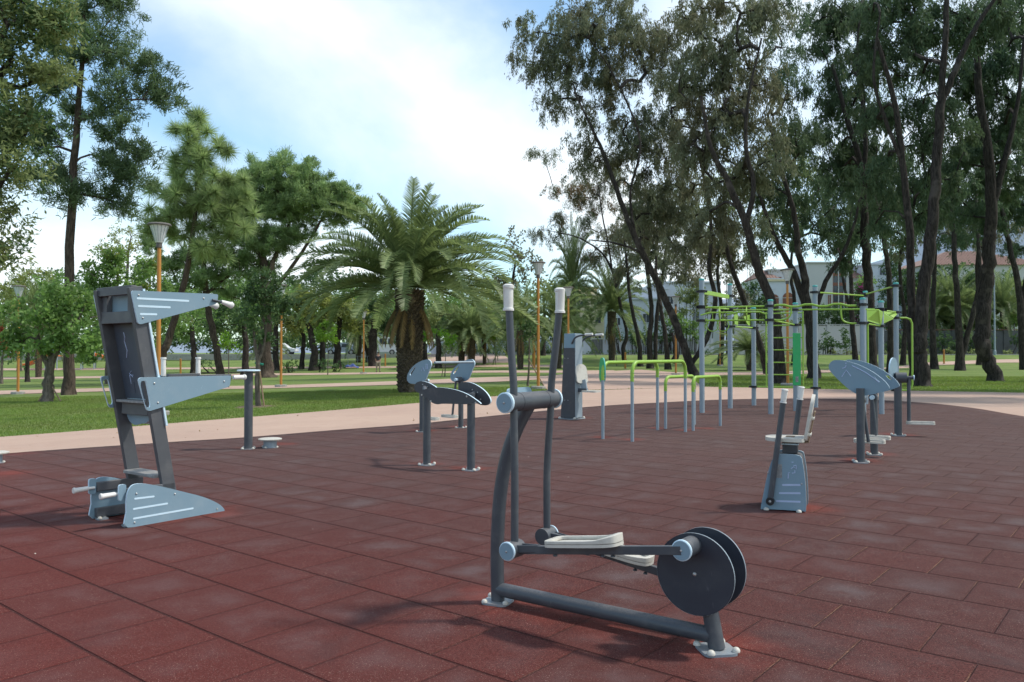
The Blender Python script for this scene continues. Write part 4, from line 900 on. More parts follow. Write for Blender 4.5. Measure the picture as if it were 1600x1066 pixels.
def limbs(parent, nodes, cens, mat, r0=.02, rmax=.14, name='limbs', up=.6):
    """grow curved limbs from trunk nodes (pos, radius) to clump centres; nodes join as they are made"""
    P = [np.array(p) for p, r in nodes]; par = [-1]*len(P); cap = [r for p, r in nodes]; order = np.argsort([min(np.linalg.norm(c-p) for p in P) for c in cens]); leafn = []
    for i in order:
        c = cens[i]; A = np.array(P); dv = c-A; dist = np.linalg.norm(dv, axis=1); pen = np.maximum(0, A[:, 2]-c[2])*up*2.5
        j = int(np.argmin(dist+pen)); a = A[j]; l = dist[j]; prev = j; m = 3 if l > 1.2 else 2
        if par[j] >= 0: d0 = A[j]-A[par[j]]; d0 = d0/max(1e-6, np.linalg.norm(d0))
        else: d0 = np.array([0, 0, 1.])
        for k in range(1, m+1):
            t = k/m; q = a+(c-a)*t+d0*l*.22*math.sin(math.pi*t)+rng.normal(size=3)*.05*l*(1 if k < m else 0); P.append(q); par.append(prev); cap.append(None); prev = len(P)-1
        leafn.append(prev)
    cnt = np.zeros(len(P))
    for n_ in leafn:
        q = n_
        while q >= 0 and cap[q] is None: cnt[q] += 1; q = par[q]
    b = name
    for i in range(len(P)):
        if par[i] < 0 or cap[i] is not None: continue
        r1 = min(rmax, r0*cnt[i]**.48); pj = par[i]
        rj = min(rmax, r0*cnt[pj]**.48) if cap[pj] is None else min(r1*1.25, cap[pj]*.8)
        b.tube([P[pj], P[i]], [max(r1, min(rj, r1*1.5)), r1], 5, caps=False)
def tree(name, label, base, trunks, blobs, leaf_='broad', lmat='l_broad', bmat='bark', tau=1.6, rc=.6, cd=1.0, ls=1., group='trees in the park', d=None, limb=True, r0=.02, rmax=.14, extra=None, dspread=.7, cat='tree', crown_name='crown', flat=1.):
    B = G(*base) if d is None else None
    if B is None: p = at(base[0], base[1], d); B = Vector((p.x, d, float(gz(p.x, d))))
    D = B.y; t = thing(name, label, cat, B, 0, group); nodes = []
    tb = MB(); first = True
    for tr in trunks:
        pts = []
        for q in tr:
            dd = D+(q[3] if len(q) > 3 else 0); v = at(q[0], q[1], dd)-B; pts.append((v, q[2]))
        if first and pts[0][0].z > -.05: pts[0][0].z = -.12
        v = [p for p, r in pts]; r = [r for p, r in pts]; sp = spline(v, 5); rr = list(np.interp(np.linspace(0, len(r)-1, len(sp)), range(len(r)), r))
        for i in range(1, len(sp)-1): sp[i] = sp[i]+Vector(rng.normal(size=3)*rr[i]*.12)
        if first: rr[0] *= 1.35; rr[1] = rr[1]*1.12 if len(rr) > 6 else rr[1]
        tb.tube(sp, rr, 12); first = False
        nodes += [(np.array(sp[i]), rr[i]) for i in range(len(sp)//3, len(sp))]
    s = D/FPX; cens = []; crs = []; area = 0
    for bl in blobs:
        x, y, rx, ry = bl[:4]; dz = bl[4] if len(bl) > 4 else 0
        c = np.array(at(x, y, D+dz)-B); a = math.pi*rx*ry*s*s; area += a; m = max(2, int(a*cd/(rc*rc*2.2)))
        u = unit(rng.normal(size=(m, 3)))*rng.random((m, 1))**.42
        q = c+u*np.array([rx*s, max(rx, ry)*s*dspread, ry*s*flat]); cens.append(q); crs.append(np.full(m, rc)*rng.uniform(.7, 1.25, m))
    cens = np.concatenate(cens); crs = np.concatenate(crs)
    L, W, kd = LEAF[leaf_]; aw = {'droop': .6, 'rand': .55, 'tuft': 1.0, 'spray': .5}[kd]*.5*L*W*ls*ls*(2 if kd == 'tuft' else 1)
    n = int(tau*area/aw); 
    if limb: limbs(t, nodes, cens, M[bmat], r0, rmax, tb)
    tb.build('trunk', M[bmat], t, smooth=60)
    leaf_mesh(crown_name, cens, crs, n, leaf_, M[lmat], t, ls)
    if extra:
        m2, frac, nm = extra; sel = rng.random(len(cens)) < frac; leaf_mesh(nm, cens[sel], crs[sel], int(n*frac*.8), leaf_, M[m2], t, ls)
    return t
EG = 'eucalyptus trees of the grove on the right'
def tr(*a): return list(a)
def E(label, base, trunks, blobs, **k):
    k['tau'] = k.get('tau', 1.6)*(1.75 if base[0] > 1100 else 1.45); k['rc'] = k.get('rc', .6)*1.25; k['cd'] = k.get('cd', 1)*1.5
    dz = 1.8 if base[0] < 1200 else 2.6
    blobs = [tuple(q[:4])+((q[4] if len(q) > 4 else 0)+dz,) for q in blobs]
    return tree('eucalyptus_tree', label, base, trunks, blobs, 'euc', 'l_euc' if base[0] < 1230 else 'l_eucgreen', 'bark', group=EG, **k)
E('leaning eucalyptus with the thickest slanting trunk, behind the parallel bars', (1084, 587),
  [[(1086, 587, .30), (1070, 545, .25), (1050, 490, .24), (1022, 430, .21), (992, 370, .19), (965, 300, .15), (945, 245, .12), (925, 200, .09), (900, 150, .05)],
   [(1080, 570, .16), (1104, 530, .16), (1118, 470, .15), (1108, 420, .13), (1112, 360, .11), (1100, 280, .08), (1080, 200, .06)],
   [(1022, 430, .12), (1000, 395, .08), (960, 380, .06), (920, 375, .03)],
   [(992, 370, .11), (985, 300, .08), (1000, 220, .07), (960, 120, .05), (920, 60, .03)]],
  [(835, 55, 36, 34), (828, 100, 38, 26), (880, 90, 60, 58), (870, 150, 38, 36), (930, 55, 70, 60), (950, 160, 55, 50), (1000, 90, 75, 70), (1010, 210, 60, 55), (895, 20, 50, 30), (1060, 60, 60, 60),
   (910, 235, 34, 26), (1000, 300, 46, 44), (1055, 270, 50, 60), (960, 20, 60, 30), (1045, 160, 50, 50), (1085, 340, 40, 45), (1045, 335, 40, 36), (1000, 365, 36, 26), (945, 255, 36, 30), (975, 240, 40, 36)], tau=1.5, rc=.62, rmax=.12)
E('slender brownish eucalyptus arching left, its thin twigs hanging beside the sky', (976, 566),
  [[(976, 568, .22), (974, 545, .24), (979, 520, .17), (968, 470, .15), (957, 425, .13), (940, 395, .10), (905, 372, .07), (865, 362, .04)], [(957, 425, .11), (950, 380, .09), (940, 330, .07), (935, 290, .05)],
   [(979, 520, .12), (965, 450, .10), (980, 400, .07), (990, 350, .05)]],
  [(925, 300, 40, 26), (890, 305, 30, 20), (860, 365, 34, 14), (900, 345, 36, 18), (950, 340, 40, 34), (925, 395, 30, 18), (975, 385, 34, 30), (860, 240, 16, 12), (840, 235, 10, 8), (960, 270, 34, 30)],
  tau=.85, rc=.75, cd=.8, extra=('l_eucdry', .45, 'dry_leaves'), rmax=.07)
E('thin straight eucalyptus behind the left end of the long parallel bars', (1001, 561), [[(1001, 562, .26), (998, 535, .21), (985, 470, .16), (980, 420, .13), (975, 370, .09)]], [(985, 420, 26, 30), (1000, 380, 30, 30), (970, 370, 22, 24), (1010, 340, 36, 30)], tau=1.2, d=78, ls=1.5)
E('eucalyptus with two close parallel stems and a pale strip of bark', (1016, 566), [[(1016, 567, .30), (1015, 530, .24), (1018, 480, .2), (1010, 410, .16), (1004, 350, .1)], [(1024, 566, .2), (1026, 500, .18), (1034, 440, .14), (1040, 390, .1)]], [(1020, 390, 40, 30), (1045, 360, 40, 36), (1030, 320, 44, 36), (1005, 350, 30, 30)], tau=1.5, d=72, ls=1.4)
E('thin eucalyptus just left of the leaning one', (1044, 568), [[(1044, 569, .26), (1040, 530, .19), (1033, 485, .16), (1026, 440, .12), (1025, 400, .08)], [(1052, 568, .3), (1056, 550, .25), (1050, 520, .1)]], [(1035, 420, 30, 24), (1060, 400, 30, 30), (1070, 440, 24, 26)], tau=1.1, d=68, ls=1.4)
E('dark leaning eucalyptus behind the left posts of the rig', (1218, 600),
  [[(1220, 600, .28), (1215, 529, .25), (1208, 481, .23), (1191, 439, .21), (1177, 394, .20), (1166, 350, .18), (1140, 290, .15), (1110, 230, .11), (1095, 150, .07)], [(1166, 350, .14), (1178, 290, .11), (1165, 230, .10), (1170, 150, .07), (1190, 60, .04)]],
  [(1085, 130, 60, 60), (1130, 70, 75, 60), (1120, 190, 70, 70), (1180, 150, 60, 60), (1080, 230, 50, 50), (1145, 280, 60, 50), (1090, 20, 60, 40), (1180, 20, 60, 36), (1160, 340, 40, 30), (1200, 230, 36, 60), (1115, 350, 36, 36), (1070, 380, 26, 30)], tau=1.45, rc=.55)
E('second leaning eucalyptus trunk, left of the ladder and farther back', (1178, 585), [[(1200, 588, .24), (1190, 545, .22), (1170, 490, .2), (1152, 440, .18), (1138, 400, .14), (1130, 340, .10)]], [(1110, 400, 40, 34), (1140, 370, 40, 34), (1165, 400, 30, 28)], tau=1.3, ls=1.2)
E('eucalyptus forking three ways behind the ladder', (1271, 592),
  [[(1271, 593, .32), (1268, 529, .28), (1260, 473, .26), (1256, 430, .20), (1247, 388, .17), (1240, 330, .14), (1215, 250, .10), (1200, 180, .06)], [(1258, 480, .18), (1240, 425, .17), (1215, 380, .14), (1195, 330, .10), (1180, 280, .06)], [(1270, 500, .15), (1290, 440, .13), (1315, 400, .11), (1335, 350, .08), (1345, 300, .05)]],
  [(1215, 120, 50, 60), (1240, 210, 50, 60), (1200, 300, 44, 44), (1250, 310, 50, 40), (1245, 370, 46, 26), (1300, 350, 50, 40), (1225, 30, 40, 34), (1320, 390, 40, 24), (1205, 375, 30, 20)], tau=1.3, rc=.6)
E('dark upright eucalyptus behind the post right of the ladder', (1363, 590),
  [[(1362, 591, .38), (1360, 520, .32), (1357, 444, .26), (1352, 360, .23), (1346, 260, .18), (1325, 190, .14), (1300, 100, .09)], [(1349, 290, .14), (1352, 200, .12), (1340, 100, .09), (1345, 10, .05)]],
  [(1300, 60, 60, 60), (1350, 120, 60, 70), (1290, 170, 46, 60), (1360, 220, 50, 60), (1310, 260, 50, 40), (1355, 30, 60, 40), (1370, 320, 44, 36), (1340, 370, 40, 24), (1290, 10, 50, 30)], tau=1.7, rc=.55)
E('thin eucalyptus right of the small round tree', (1337, 562), [[(1337, 563, .26), (1332, 500, .22), (1329, 416, .17), (1330, 350, .13), (1325, 280, .08)], [(1332, 500, .14), (1318, 440, .12), (1312, 390, .09), (1310, 340, .06)]], [(1330, 330, 50, 34), (1300, 300, 50, 40), (1350, 290, 50, 40)], tau=1.2, d=74, ls=1.4)
E('slim eucalyptus leaning left, behind the tallest right post of the rig', (1391, 580), [[(1391, 582, .24), (1391, 510, .2), (1389, 430, .18), (1378, 360, .15), (1360, 280, .11), (1345, 220, .07)]], [(1370, 300, 50, 44), (1400, 350, 50, 40), (1345, 250, 46, 40), (1390, 260, 50, 40)], tau=1.3, d=56, ls=1.2)
E('stout eucalyptus with a knot on its trunk, right of the rig', (1440, 604),
  [[(1442, 604, .34), (1438, 560, .28), (1437, 529, .27), (1443, 458, .25), (1453, 388, .25), (1458, 330, .22), (1464, 250, .20), (1470, 160, .18)], [(1470, 160, .14), (1474, 100, .13), (1479, 20, .11), (1476, -60, .07)], [(1470, 165, .15), (1492, 110, .13), (1520, 50, .11), (1560, -10, .07)]],
  [(1450, 40, 60, 60), (1410, 100, 50, 50), (1500, 60, 56, 56), (1440, 180, 40, 50), (1500, 200, 46, 40), (1420, 290, 44, 36), (1450, 340, 40, 24), (1560, 20, 56, 50), (1440, -10, 70, 30), (1480, 290, 36, 40)], tau=1.5, rc=.5)
E('dark eucalyptus trunk standing close to the left of the stout one', (1428, 603),
  [[(1430, 603, .22), (1424, 530, .17), (1423, 444, .17), (1422, 370, .16), (1410, 250, .13), (1395, 150, .11), (1370, 60, .07)], [(1412, 260, .09), (1385, 190, .08), (1365, 120, .06), (1375, 20, .04)]],
  [(1380, 90, 56, 56), (1390, 180, 50, 50), (1420, 30, 50, 40), (1380, 270, 40, 40), (1420, 230, 40, 40), (1350, 20, 40, 40), (1400, 350, 34, 22)], tau=1.5, rc=.5, dspread=1.0)
E('thin far eucalyptus between the stout one and the forked one', (1458, 569), [[(1460, 570, .30), (1457, 500, .22), (1460, 430, .18), (1462, 380, .12)]], [(1470, 360, 40, 20), (1440, 330, 40, 30)], tau=1.0, d=70, ls=1.3)
E('V-forked eucalyptus beyond the lawn, left of the bent one', (1499, 571), [[(1500, 572, .34), (1498, 500, .24), (1492, 416, .2), (1490, 360, .17), (1485, 300, .1)], [(1502, 565, .22), (1515, 510, .2), (1530, 440, .16), (1528, 370, .14), (1525, 300, .1)]],
  [(1490, 330, 44, 36), (1530, 320, 44, 40), (1510, 270, 60, 40), (1460, 300, 44, 40), (1500, 375, 40, 14)], tau=1.5, d=64, ls=1.3)
E('eucalyptus whose thick trunk bends at the foot, nearest the right edge of the lawn', (1552, 596),
  [[(1556, 597, .36), (1545, 565, .32), (1533, 535, .38), (1536, 500, .34), (1541, 444, .33), (1546, 388, .30), (1549, 340, .27), (1545, 250, .23), (1530, 150, .18), (1525, 60, .12)], [(1549, 330, .18), (1570, 250, .14), (1590, 160, .10), (1600, 60, .06)]],
  [(1540, 110, 60, 60), (1500, 150, 46, 50), (1580, 180, 56, 60), (1540, 230, 56, 50), (1500, 260, 40, 40), (1570, 290, 56, 44), (1530, 340, 50, 24), (1590, 80, 50, 60), (1560, 40, 60, 40)], tau=1.9, rc=.55)
E('eucalyptus cut by the right edge of the photo', (1600, 578), [[(1602, 579, .34), (1596, 510, .3), (1591, 444, .24), (1578, 388, .2), (1568, 340, .16), (1560, 280, .1)], [(1594, 500, .2), (1605, 430, .2), (1625, 350, .15), (1640, 250, .1)]],
  [(1580, 330, 44, 40), (1620, 300, 60, 60), (1600, 220, 60, 60), (1640, 150, 70, 70), (1600, 385, 30, 16)], tau=1.7, ls=1.2)
off = [o_ for o_ in C.objects if o_.get('label', '').startswith('eucalyptus whose thick trunk bends')][0]
for x_, y_, s_, r_, lb in ((21.5, 22.5, .8, 1., 'eucalyptus standing out of frame to the right of the gravel path'), (29, 31, 1., 2.5, 'eucalyptus out of frame on the right, level with the near lawn edge'), (25, 14.5, .85, 4., 'nearest eucalyptus out of frame on the right beside the rubber'), (36, 40, 1., 5.2, 'farthest of the eucalyptus trees out of frame on the right'), (33, 24, 1.1, 3.3, 'tall eucalyptus out of frame behind the one by the path')):
    copy_thing(off, (x_, y_, float(gz(x_, y_))), r_, lb, s_)
for i, (bx, by, bl, lb) in enumerate((((1240), 577, [(1225, 330, 46, 50), (1260, 280, 50, 50), (1230, 240, 40, 40), (1200, 350, 30, 30)], 'pale olive tree far behind the ladder'),
    (1410, 576, [(1400, 380, 44, 24), (1420, 320, 60, 50), (1380, 330, 50, 44)], 'dark tree far behind the stout eucalyptus'), (1530, 574, [(1540, 380, 50, 18), (1560, 340, 60, 36), (1500, 350, 50, 36)], 'dark tree far behind the bent eucalyptus'), (1125, 574, [(1120, 360, 40, 50), (1140, 300, 46, 46), (1090, 300, 36, 46)], 'olive tree far behind the leaning eucalyptus'))):
    tree('olive_tree', lb, (bx, by), [[(bx, by, .26), (bx+4, 500, .2), (bx-4, 430, .16), (bx, 370, .1)]], bl, 'euc', 'l_olive' if i in (0, 3) else 'l_euc', 'bark', tau=1.3, ls=1.6, d=80, group='trees behind the eucalyptus grove')

# ---- left side
t = tree('pine_tree', 'tall dark pine with a bare straight lower trunk, upper left', (107, 617), [[(108, 617, .26), (107, 540, .21), (108, 440, .20), (113, 300, .17), (120, 200, .14), (128, 100, .10), (134, 10, .07), (138, -60, .04)]],
  [(145, -30, 44, 30), (140, 15, 56, 34), (165, 45, 50, 22), (110, 60, 50, 30), (190, 85, 44, 20), (215, 100, 24, 12), (140, 105, 66, 26), (222, 140, 34, 14), (180, 145, 60, 22), (100, 145, 60, 26), (250, 158, 20, 13), (160, 185, 70, 22), (95, 205, 66, 26), (200, 205, 34, 14),
   (205, 238, 36, 14), (150, 240, 66, 20), (85, 255, 60, 22), (130, 285, 50, 16), (190, 262, 40, 14), (220, 275, 22, 9), (165, 310, 44, 12), (200, 322, 26, 14), (105, 305, 24, 14), (40, 225, 40, 26), (50, 280, 34, 14)],
  'needle', 'l_pine', 'barkpine', tau=4.2, rc=.80, cd=1.6, rmax=.07, group='pines on the left')
tree('overhanging_tree', 'yellow-green tree reaching in over the top left corner', (-150, 690), [[(-150, 700, .24), (-130, 560, .22), (-100, 400, .19), (-60, 250, .15), (-20, 150, .09), (20, 90, .05)], [(-100, 400, .12), (-40, 330, .08), (0, 290, .05)]],
  [(0, 20, 66, 50), (60, 45, 40, 46), (20, 110, 56, 44), (75, 120, 22, 24), (0, 190, 50, 40), (45, 200, 34, 40), (0, 260, 40, 26), (-60, 100, 80, 80), (-10, 300, 16, 10), (-5, 330, 12, 18), (-2, 385, 12, 12), (95, 35, 24, 34), (-60, 240, 60, 50)],
  'fine', 'l_olive', 'bark', tau=2.2, rc=.42, cd=1.4, ls=.62, rmax=.06, dspread=.5, group='trees on the left lawn', extra=('l_dark', .5, 'dark_leaves'))  # extra leaves of a darker green on randomly chosen clumps
tree('long_needled_pine', 'young pine with shaggy tufts of very long needles and a curved trunk', (250, 598), [[(248, 600, .26), (253, 561, .24), (264, 527, .21), (287, 446, .18), (299, 380, .15), (306, 320, .11), (308, 250, .09), (309, 190, .04)]],
  [(309, 178, 9, 7), (309, 190, 20, 10), (300, 245, 36, 26), (345, 320, 50, 30), (270, 330, 40, 24), (380, 290, 26, 20), (330, 390, 50, 20), (290, 300, 50, 30), (375, 345, 36, 24), (250, 360, 26, 20), (309, 215, 36, 18), (275, 205, 10, 8), (325, 240, 32, 18), (285, 265, 38, 18), (340, 275, 30, 20), (365, 240, 12, 14), (262, 300, 22, 14), (310, 300, 46, 22), (360, 310, 34, 20), (235, 290, 12, 10), (285, 345, 46, 18), (340, 355, 46, 20), (265, 375, 28, 14), (315, 380, 34, 16)],
  'long', 'l_canary', 'barkpine', tau=3.6, rc=.62, cd=1.7, rmax=.05, group='pines on the left', d=48)
tree('stone_pine', 'wide umbrella pine with a domed crown and spreading bare limbs, left of the big palm', (416, 590),
  [[(416, 591, .66), (414, 540, .44), (416, 490, .38), (413, 420, .30), (408, 380, .22)], [(414, 440, .20), (435, 390, .17), (452, 350, .12), (465, 310, .07)], [(414, 470, .17), (450, 425, .15), (478, 385, .12), (505, 340, .08), (525, 315, .05)], [(412, 420, .17), (395, 370, .13), (385, 320, .08)]],
  [(395, 268, 36, 14), (430, 258, 40, 12), (440, 280, 66, 20), (480, 300, 60, 20), (410, 310, 60, 22), (520, 312, 44, 18), (455, 325, 60, 20), (375, 290, 34, 20), (400, 372, 50, 26), (452, 362, 46, 24), (385, 402, 36, 14), (440, 390, 30, 14), (545, 330, 22, 14), (465, 268, 36, 12), (500, 287, 34, 12), (530, 300, 26, 12), (555, 318, 20, 10), (405, 295, 46, 18), (455, 298, 46, 16), (500, 318, 30, 16), (380, 325, 40, 22), (430, 330, 40, 18), (470, 342, 26, 14), (395, 360, 34, 16), (520, 345, 22, 12), (545, 335, 16, 8), (365, 300, 26, 20), (360, 350, 30, 22)],
  'needle', 'l_stone', 'barkpine', tau=6.5, rc=.9, cd=2.2, r0=.03, rmax=.11, group='pines on the left', ls=1.1)
tree('dark_pine', 'low-branched dark pine with drooping shaded limbs behind the stretching frame', (345, 588), [[(346, 589, .30), (339, 548, .26), (325, 485, .24), (319, 425, .20), (315, 380, .12)], [(322, 460, .12), (360, 430, .09), (400, 420, .05)]],
  [(250, 340, 26, 24), (262, 380, 34, 24), (255, 420, 36, 26), (300, 410, 44, 24), (350, 395, 50, 20), (390, 420, 46, 18), (340, 430, 50, 20), (290, 450, 40, 18), (410, 450, 40, 14), (370, 460, 36, 12), (260, 465, 24, 16)],
  'needle', 'l_stone', 'barkpine', tau=4.5, rc=.7, rmax=.08, group='pines on the left', ls=1.1, d=60)
SG = 'young staked trees'
def stakes(t, pairs, D=None):
    B = t.location
    for (a, c) in pairs:
        p = at(a[0], a[1], B.y)-B; q = at(c[0], c[1], B.y+ (c[2] if len(c) > 2 else 0))-B; q.z = float(gz(q.x+B.x, q.y+B.y))-B.z-.05
        b = MB(); b.tube([p, q], .028, 7); b.build('stake', M['stake'], t)
t = tree('staked_tree', 'bushy round tree propped by two slanting stakes, far left lawn', (75, 628), [[(75, 629, .20), (76, 600, .19), (78, 575, .15), (92, 545, .08), (105, 520, .05)], [(78, 578, .12), (65, 550, .08), (58, 520, .05)], [(78, 578, .1), (80, 540, .06), (78, 500, .04)]],
  [(30, 500, 34, 30), (65, 470, 44, 26), (110, 465, 40, 24), (85, 500, 50, 34), (130, 500, 36, 34), (45, 530, 40, 24), (100, 535, 44, 22), (20, 530, 20, 20), (128, 540, 20, 16), (140, 470, 20, 18)], 'broad', 'l_broad', 'barkgrey', tau=2.3, rc=.5, cd=1.3, group=SG, ls=.85, rmax=.04)
stakes(t, [((77, 601), (58, 629, -.2)), ((79, 601), (97, 629, -.2))])
tree('broad_tree', 'big glossy green tree behind the top of the stretching frame', (172, 600), [[(172, 601, .24), (172, 540, .2), (178, 480, .15), (185, 430, .1)]],
  [(170, 400, 30, 22), (150, 425, 34, 24), (195, 425, 36, 26), (225, 440, 24, 30), (160, 460, 50, 24), (205, 475, 44, 26), (180, 510, 50, 26), (150, 540, 34, 22), (240, 480, 22, 24), (270, 460, 16, 22), (215, 530, 34, 26), (135, 445, 20, 16), (130, 560, 20, 14)], 'broad', 'l_broad', 'barkgrey', tau=2.3, rc=.6, cd=1.3, group='trees on the left lawn', ls=.95, rmax=.05, extra=('l_yellow', .16, 'yellow_leaves'))
tree('feathery_tree', 'sparse yellow-green tree showing above the glossy one', (195, 588), [[(195, 588, .2), (197, 480, .16), (200, 400, .1), (205, 370, .05)]], [(170, 378, 24, 14), (205, 362, 26, 12), (225, 375, 14, 18), (190, 395, 36, 16), (235, 400, 16, 18)], 'small', 'l_yellow', 'barkgrey', tau=.8, rc=.6, group='trees on the left lawn', rmax=.04)
tree('feathery_tree', 'pale sparse tree at the far left behind the lamp post', (30, 580), [[(30, 580, .2), (34, 500, .16), (40, 450, .1)]], [(20, 450, 34, 18), (55, 435, 30, 16), (30, 480, 40, 20), (75, 455, 16, 12), (0, 500, 22, 26)], 'small', 'l_yellow', 'barkgrey', tau=.9, rc=.7, group='trees on the left lawn', rmax=.04, ls=1.3)
tree('red_shrub', 'reddish shrub at the left edge', (2, 600), [[(2, 601, .1), (3, 570, .08), (5, 550, .05)]], [(4, 530, 14, 18), (0, 515, 10, 10), (12, 545, 10, 10)], 'small', 'l_red', 'barkgrey', tau=1.6, rc=.35, group='trees on the left lawn', cat='shrub', rmax=.03)
t = tree('staked_tree', 'young dark-leaved tree with a forked pale trunk, behind the disc-topped pole', (404, 636), [[(404, 637, .085), (402, 600, .075), (403, 566, .075), (399, 545, .05), (396, 510, .035)], [(403, 568, .05), (411, 545, .04), (416, 510, .03), (414, 470, .02)]],
  [(405, 432, 26, 14), (392, 455, 22, 20), (425, 450, 26, 20), (408, 475, 34, 24), (392, 500, 24, 18), (430, 495, 24, 20), (408, 520, 24, 12), (440, 470, 12, 14)], 'small', 'l_dark', 'barkgrey', tau=2.0, rc=.28, group=SG, ls=.62, rmax=.02, r0=.008)
stakes(t, [((404, 566), (413, 637, -.1))])
b = MB(); p_ = at(404, 567, t.location.y)-t.location; b.tube([p_-Vector((.10, 0, 0)), p_+Vector((.14, 0, -.05))], .035, 8); b.build('tie', M['tie'], t)
b = MB(); b.lathe([(.75, -.03), (.6, .015), (.3, .03), (.05, .035)], (0, 0, .0), 20); b.build('soil_ring', M['soil'], t)
def sapling(label, base, top, crown, lm='l_young', st=None, dkk=None, r=.035, ls=.7, rc=.22, tau=1.5):
    t = tree('sapling', label, base, [[(base[0], base[1], r), ((base[0]+top[0])/2+1, (base[1]+top[1])/2, r*.8), (top[0], top[1], r*.5)]], crown, 'small', lm, 'barkgrey', tau=tau, rc=rc, group='saplings on the lawns', ls=ls, rmax=.02, r0=.008, cat='sapling')
    if st: stakes(t, st)
    return t
sapling('bright green round-headed sapling left of the disc-topped pole', (357, 606), (356, 535), [(356, 533, 14, 10), (348, 540, 7, 6), (366, 541, 7, 6), (353, 524, 8, 5)])
sapling('bright sapling with a tall loose head, left of the farthest lamp', (512, 586), (511, 525), [(508, 505, 12, 12), (512, 525, 16, 14), (503, 530, 10, 10), (520, 512, 8, 12)], ls=.9, rc=.35)
sapling('wide-headed bright sapling behind the air walker', (695, 589), (695, 540), [(680, 520, 14, 8), (697, 524, 16, 10), (665, 527, 8, 6), (706, 530, 8, 9)], ls=.9, rc=.35, st=[((694, 565), (690, 590))])
sapling('small bright sapling right of the slender palm', (774, 570), (772, 535), [(771, 529, 8, 8), (766, 524, 5, 5)], ls=1.2, rc=.4)
sapling('dark sapling with one long slanting stake beside the middle lamp', (824.5, 603), (827, 530), [(826, 500, 9, 9), (827, 515, 13, 13), (822, 530, 9, 8), (834, 524, 7, 9)], 'l_dark', [((825, 560), (851, 603, -.3))], r=.05)
sapling('thin leaning sapling behind the tall charcoal column', (964, 572), (958, 520), [(958, 512, 6, 9)], 'l_olive', ls=1.2, rc=.4, tau=.8)
sapling('small round-headed tree standing before the white garden wall', (1323, 555), (1322, 545), [(1322, 530, 11, 13), (1322, 518, 8, 7), (1316, 538, 6, 5)], 'l_dark', r=.07, ls=1.5, rc=.5)
# trees in the shaded middle distance between the umbrella pine and the palm
MG = 'trees in the shade left of the big palm'
mids = [((432, 579), [(432, 579, .30), (431, 540, .27), (432, 500, .2), (436, 470, .12)], [(440, 500, 26, 18), (460, 480, 26, 20)], 'l_olive', 'straight dark tree just right of the umbrella pine trunk'),
 ((470, 577), [(470, 578, .26), (474, 545, .22), (473, 520, .2), (460, 490, .13)], [(465, 495, 26, 14), (480, 475, 28, 18), (455, 515, 16, 9)], 'l_yellow', 'crooked-trunked yellow-green tree left of the stout dark one'),
 ((491, 579), [(490, 579, .44), (491, 545, .34), (483, 509, .26), (478, 480, .15)], [(490, 490, 28, 16), (515, 470, 26, 18), (475, 462, 26, 14)], 'l_yellow', 'stout dark-trunked tree with yellowish leaves'),
 ((502, 578), [(503, 578, .32), (504, 540, .27), (508, 500, .2), (515, 480, .12)], [(520, 495, 22, 12), (535, 480, 26, 16), (505, 505, 16, 10)], 'l_olive', 'dark tree touching the stout one on its right'),
 ((526, 575), [(526, 576, .40), (527, 545, .34), (529, 510, .3), (535, 480, .18)], [(540, 490, 28, 16), (560, 478, 26, 16), (545, 510, 20, 8)], 'l_yellow', 'straight black-trunked tree left of the farthest lamp'),
 ((576, 566), [(577, 567, .34), (574, 535, .3), (572, 505, .22)], [(570, 495, 24, 16), (560, 505, 14, 8)], 'l_olive', 'leaning tree right of the farthest lamp'),
 ((584, 572), [(584, 573, .44), (583, 540, .42), (585, 505, .36), (590, 480, .2)], [(590, 490, 34, 24), (575, 470, 30, 20), (605, 505, 20, 16)], 'l_dark', 'dark heavy tree beside the standing man'),
 ((664, 567), [(664, 568, .34), (662, 535, .32), (660, 500, .26)], [(660, 490, 30, 20), (680, 500, 20, 14)], 'l_dark', 'dark tree close behind the right side of the big palm'),
 ((684.5, 575), [(685, 575, .30), (685, 545, .26), (684, 515, .2)], [(685, 505, 20, 14), (695, 492, 20, 12)], 'l_olive', 'slim dark tree behind the wide-headed sapling'),
 ((382, 586), [(382, 587, .30), (384, 540, .26), (380, 500, .2)], [(380, 500, 26, 20), (360, 490, 24, 18), (345, 510, 16, 10)], 'l_dark', 'dark tree between the stretching frame and the forked young tree'),
 ((303, 583), [(303, 584, .30), (302, 545, .26), (300, 510, .2)], [(290, 500, 26, 20), (320, 495, 22, 18), (275, 520, 14, 14)], 'l_broad', 'tree with green leaves seen through the gap beside the frame arm'),
 ((43, 597), [(43, 597, .16), (43, 570, .14), (44, 545, .1)], [(44, 535, 20, 16), (30, 545, 12, 10)], 'l_dark', 'thin dark tree behind the bushy staked one')]
for bs, tk, bl, lm, lb in mids:
    tree('shade_tree', lb, bs, [tk], bl, 'broad', lm, 'bark', tau=2.3, rc=.9, cd=1.3, ls=1.15, group=MG, rmax=.07)
tree('distant_tree', 'hazy blue-green tree rising behind the middle lamp', (795, 563), [[(795, 563, .4), (797, 500, .3), (800, 450, .2), (805, 410, .1)]], [(790, 420, 26, 18), (815, 400, 24, 16), (800, 450, 36, 20), (835, 420, 20, 18), (770, 440, 20, 14), (825, 450, 26, 20), (800, 380, 12, 8)], 'far', 'l_euc', 'bark', tau=1.0, rc=1.2, d=95, group='distant trees')
tree('distant_tree', 'low yellow-green tree in front of the cream building', (848, 560), [[(848, 560, .3), (850, 500, .2), (850, 460, .1)]], [(850, 445, 24, 9), (840, 458, 24, 10), (865, 455, 18, 8)], 'far', 'l_yellow', 'bark', tau=1.3, rc=1., d=93, group='distant trees', ls=.8)

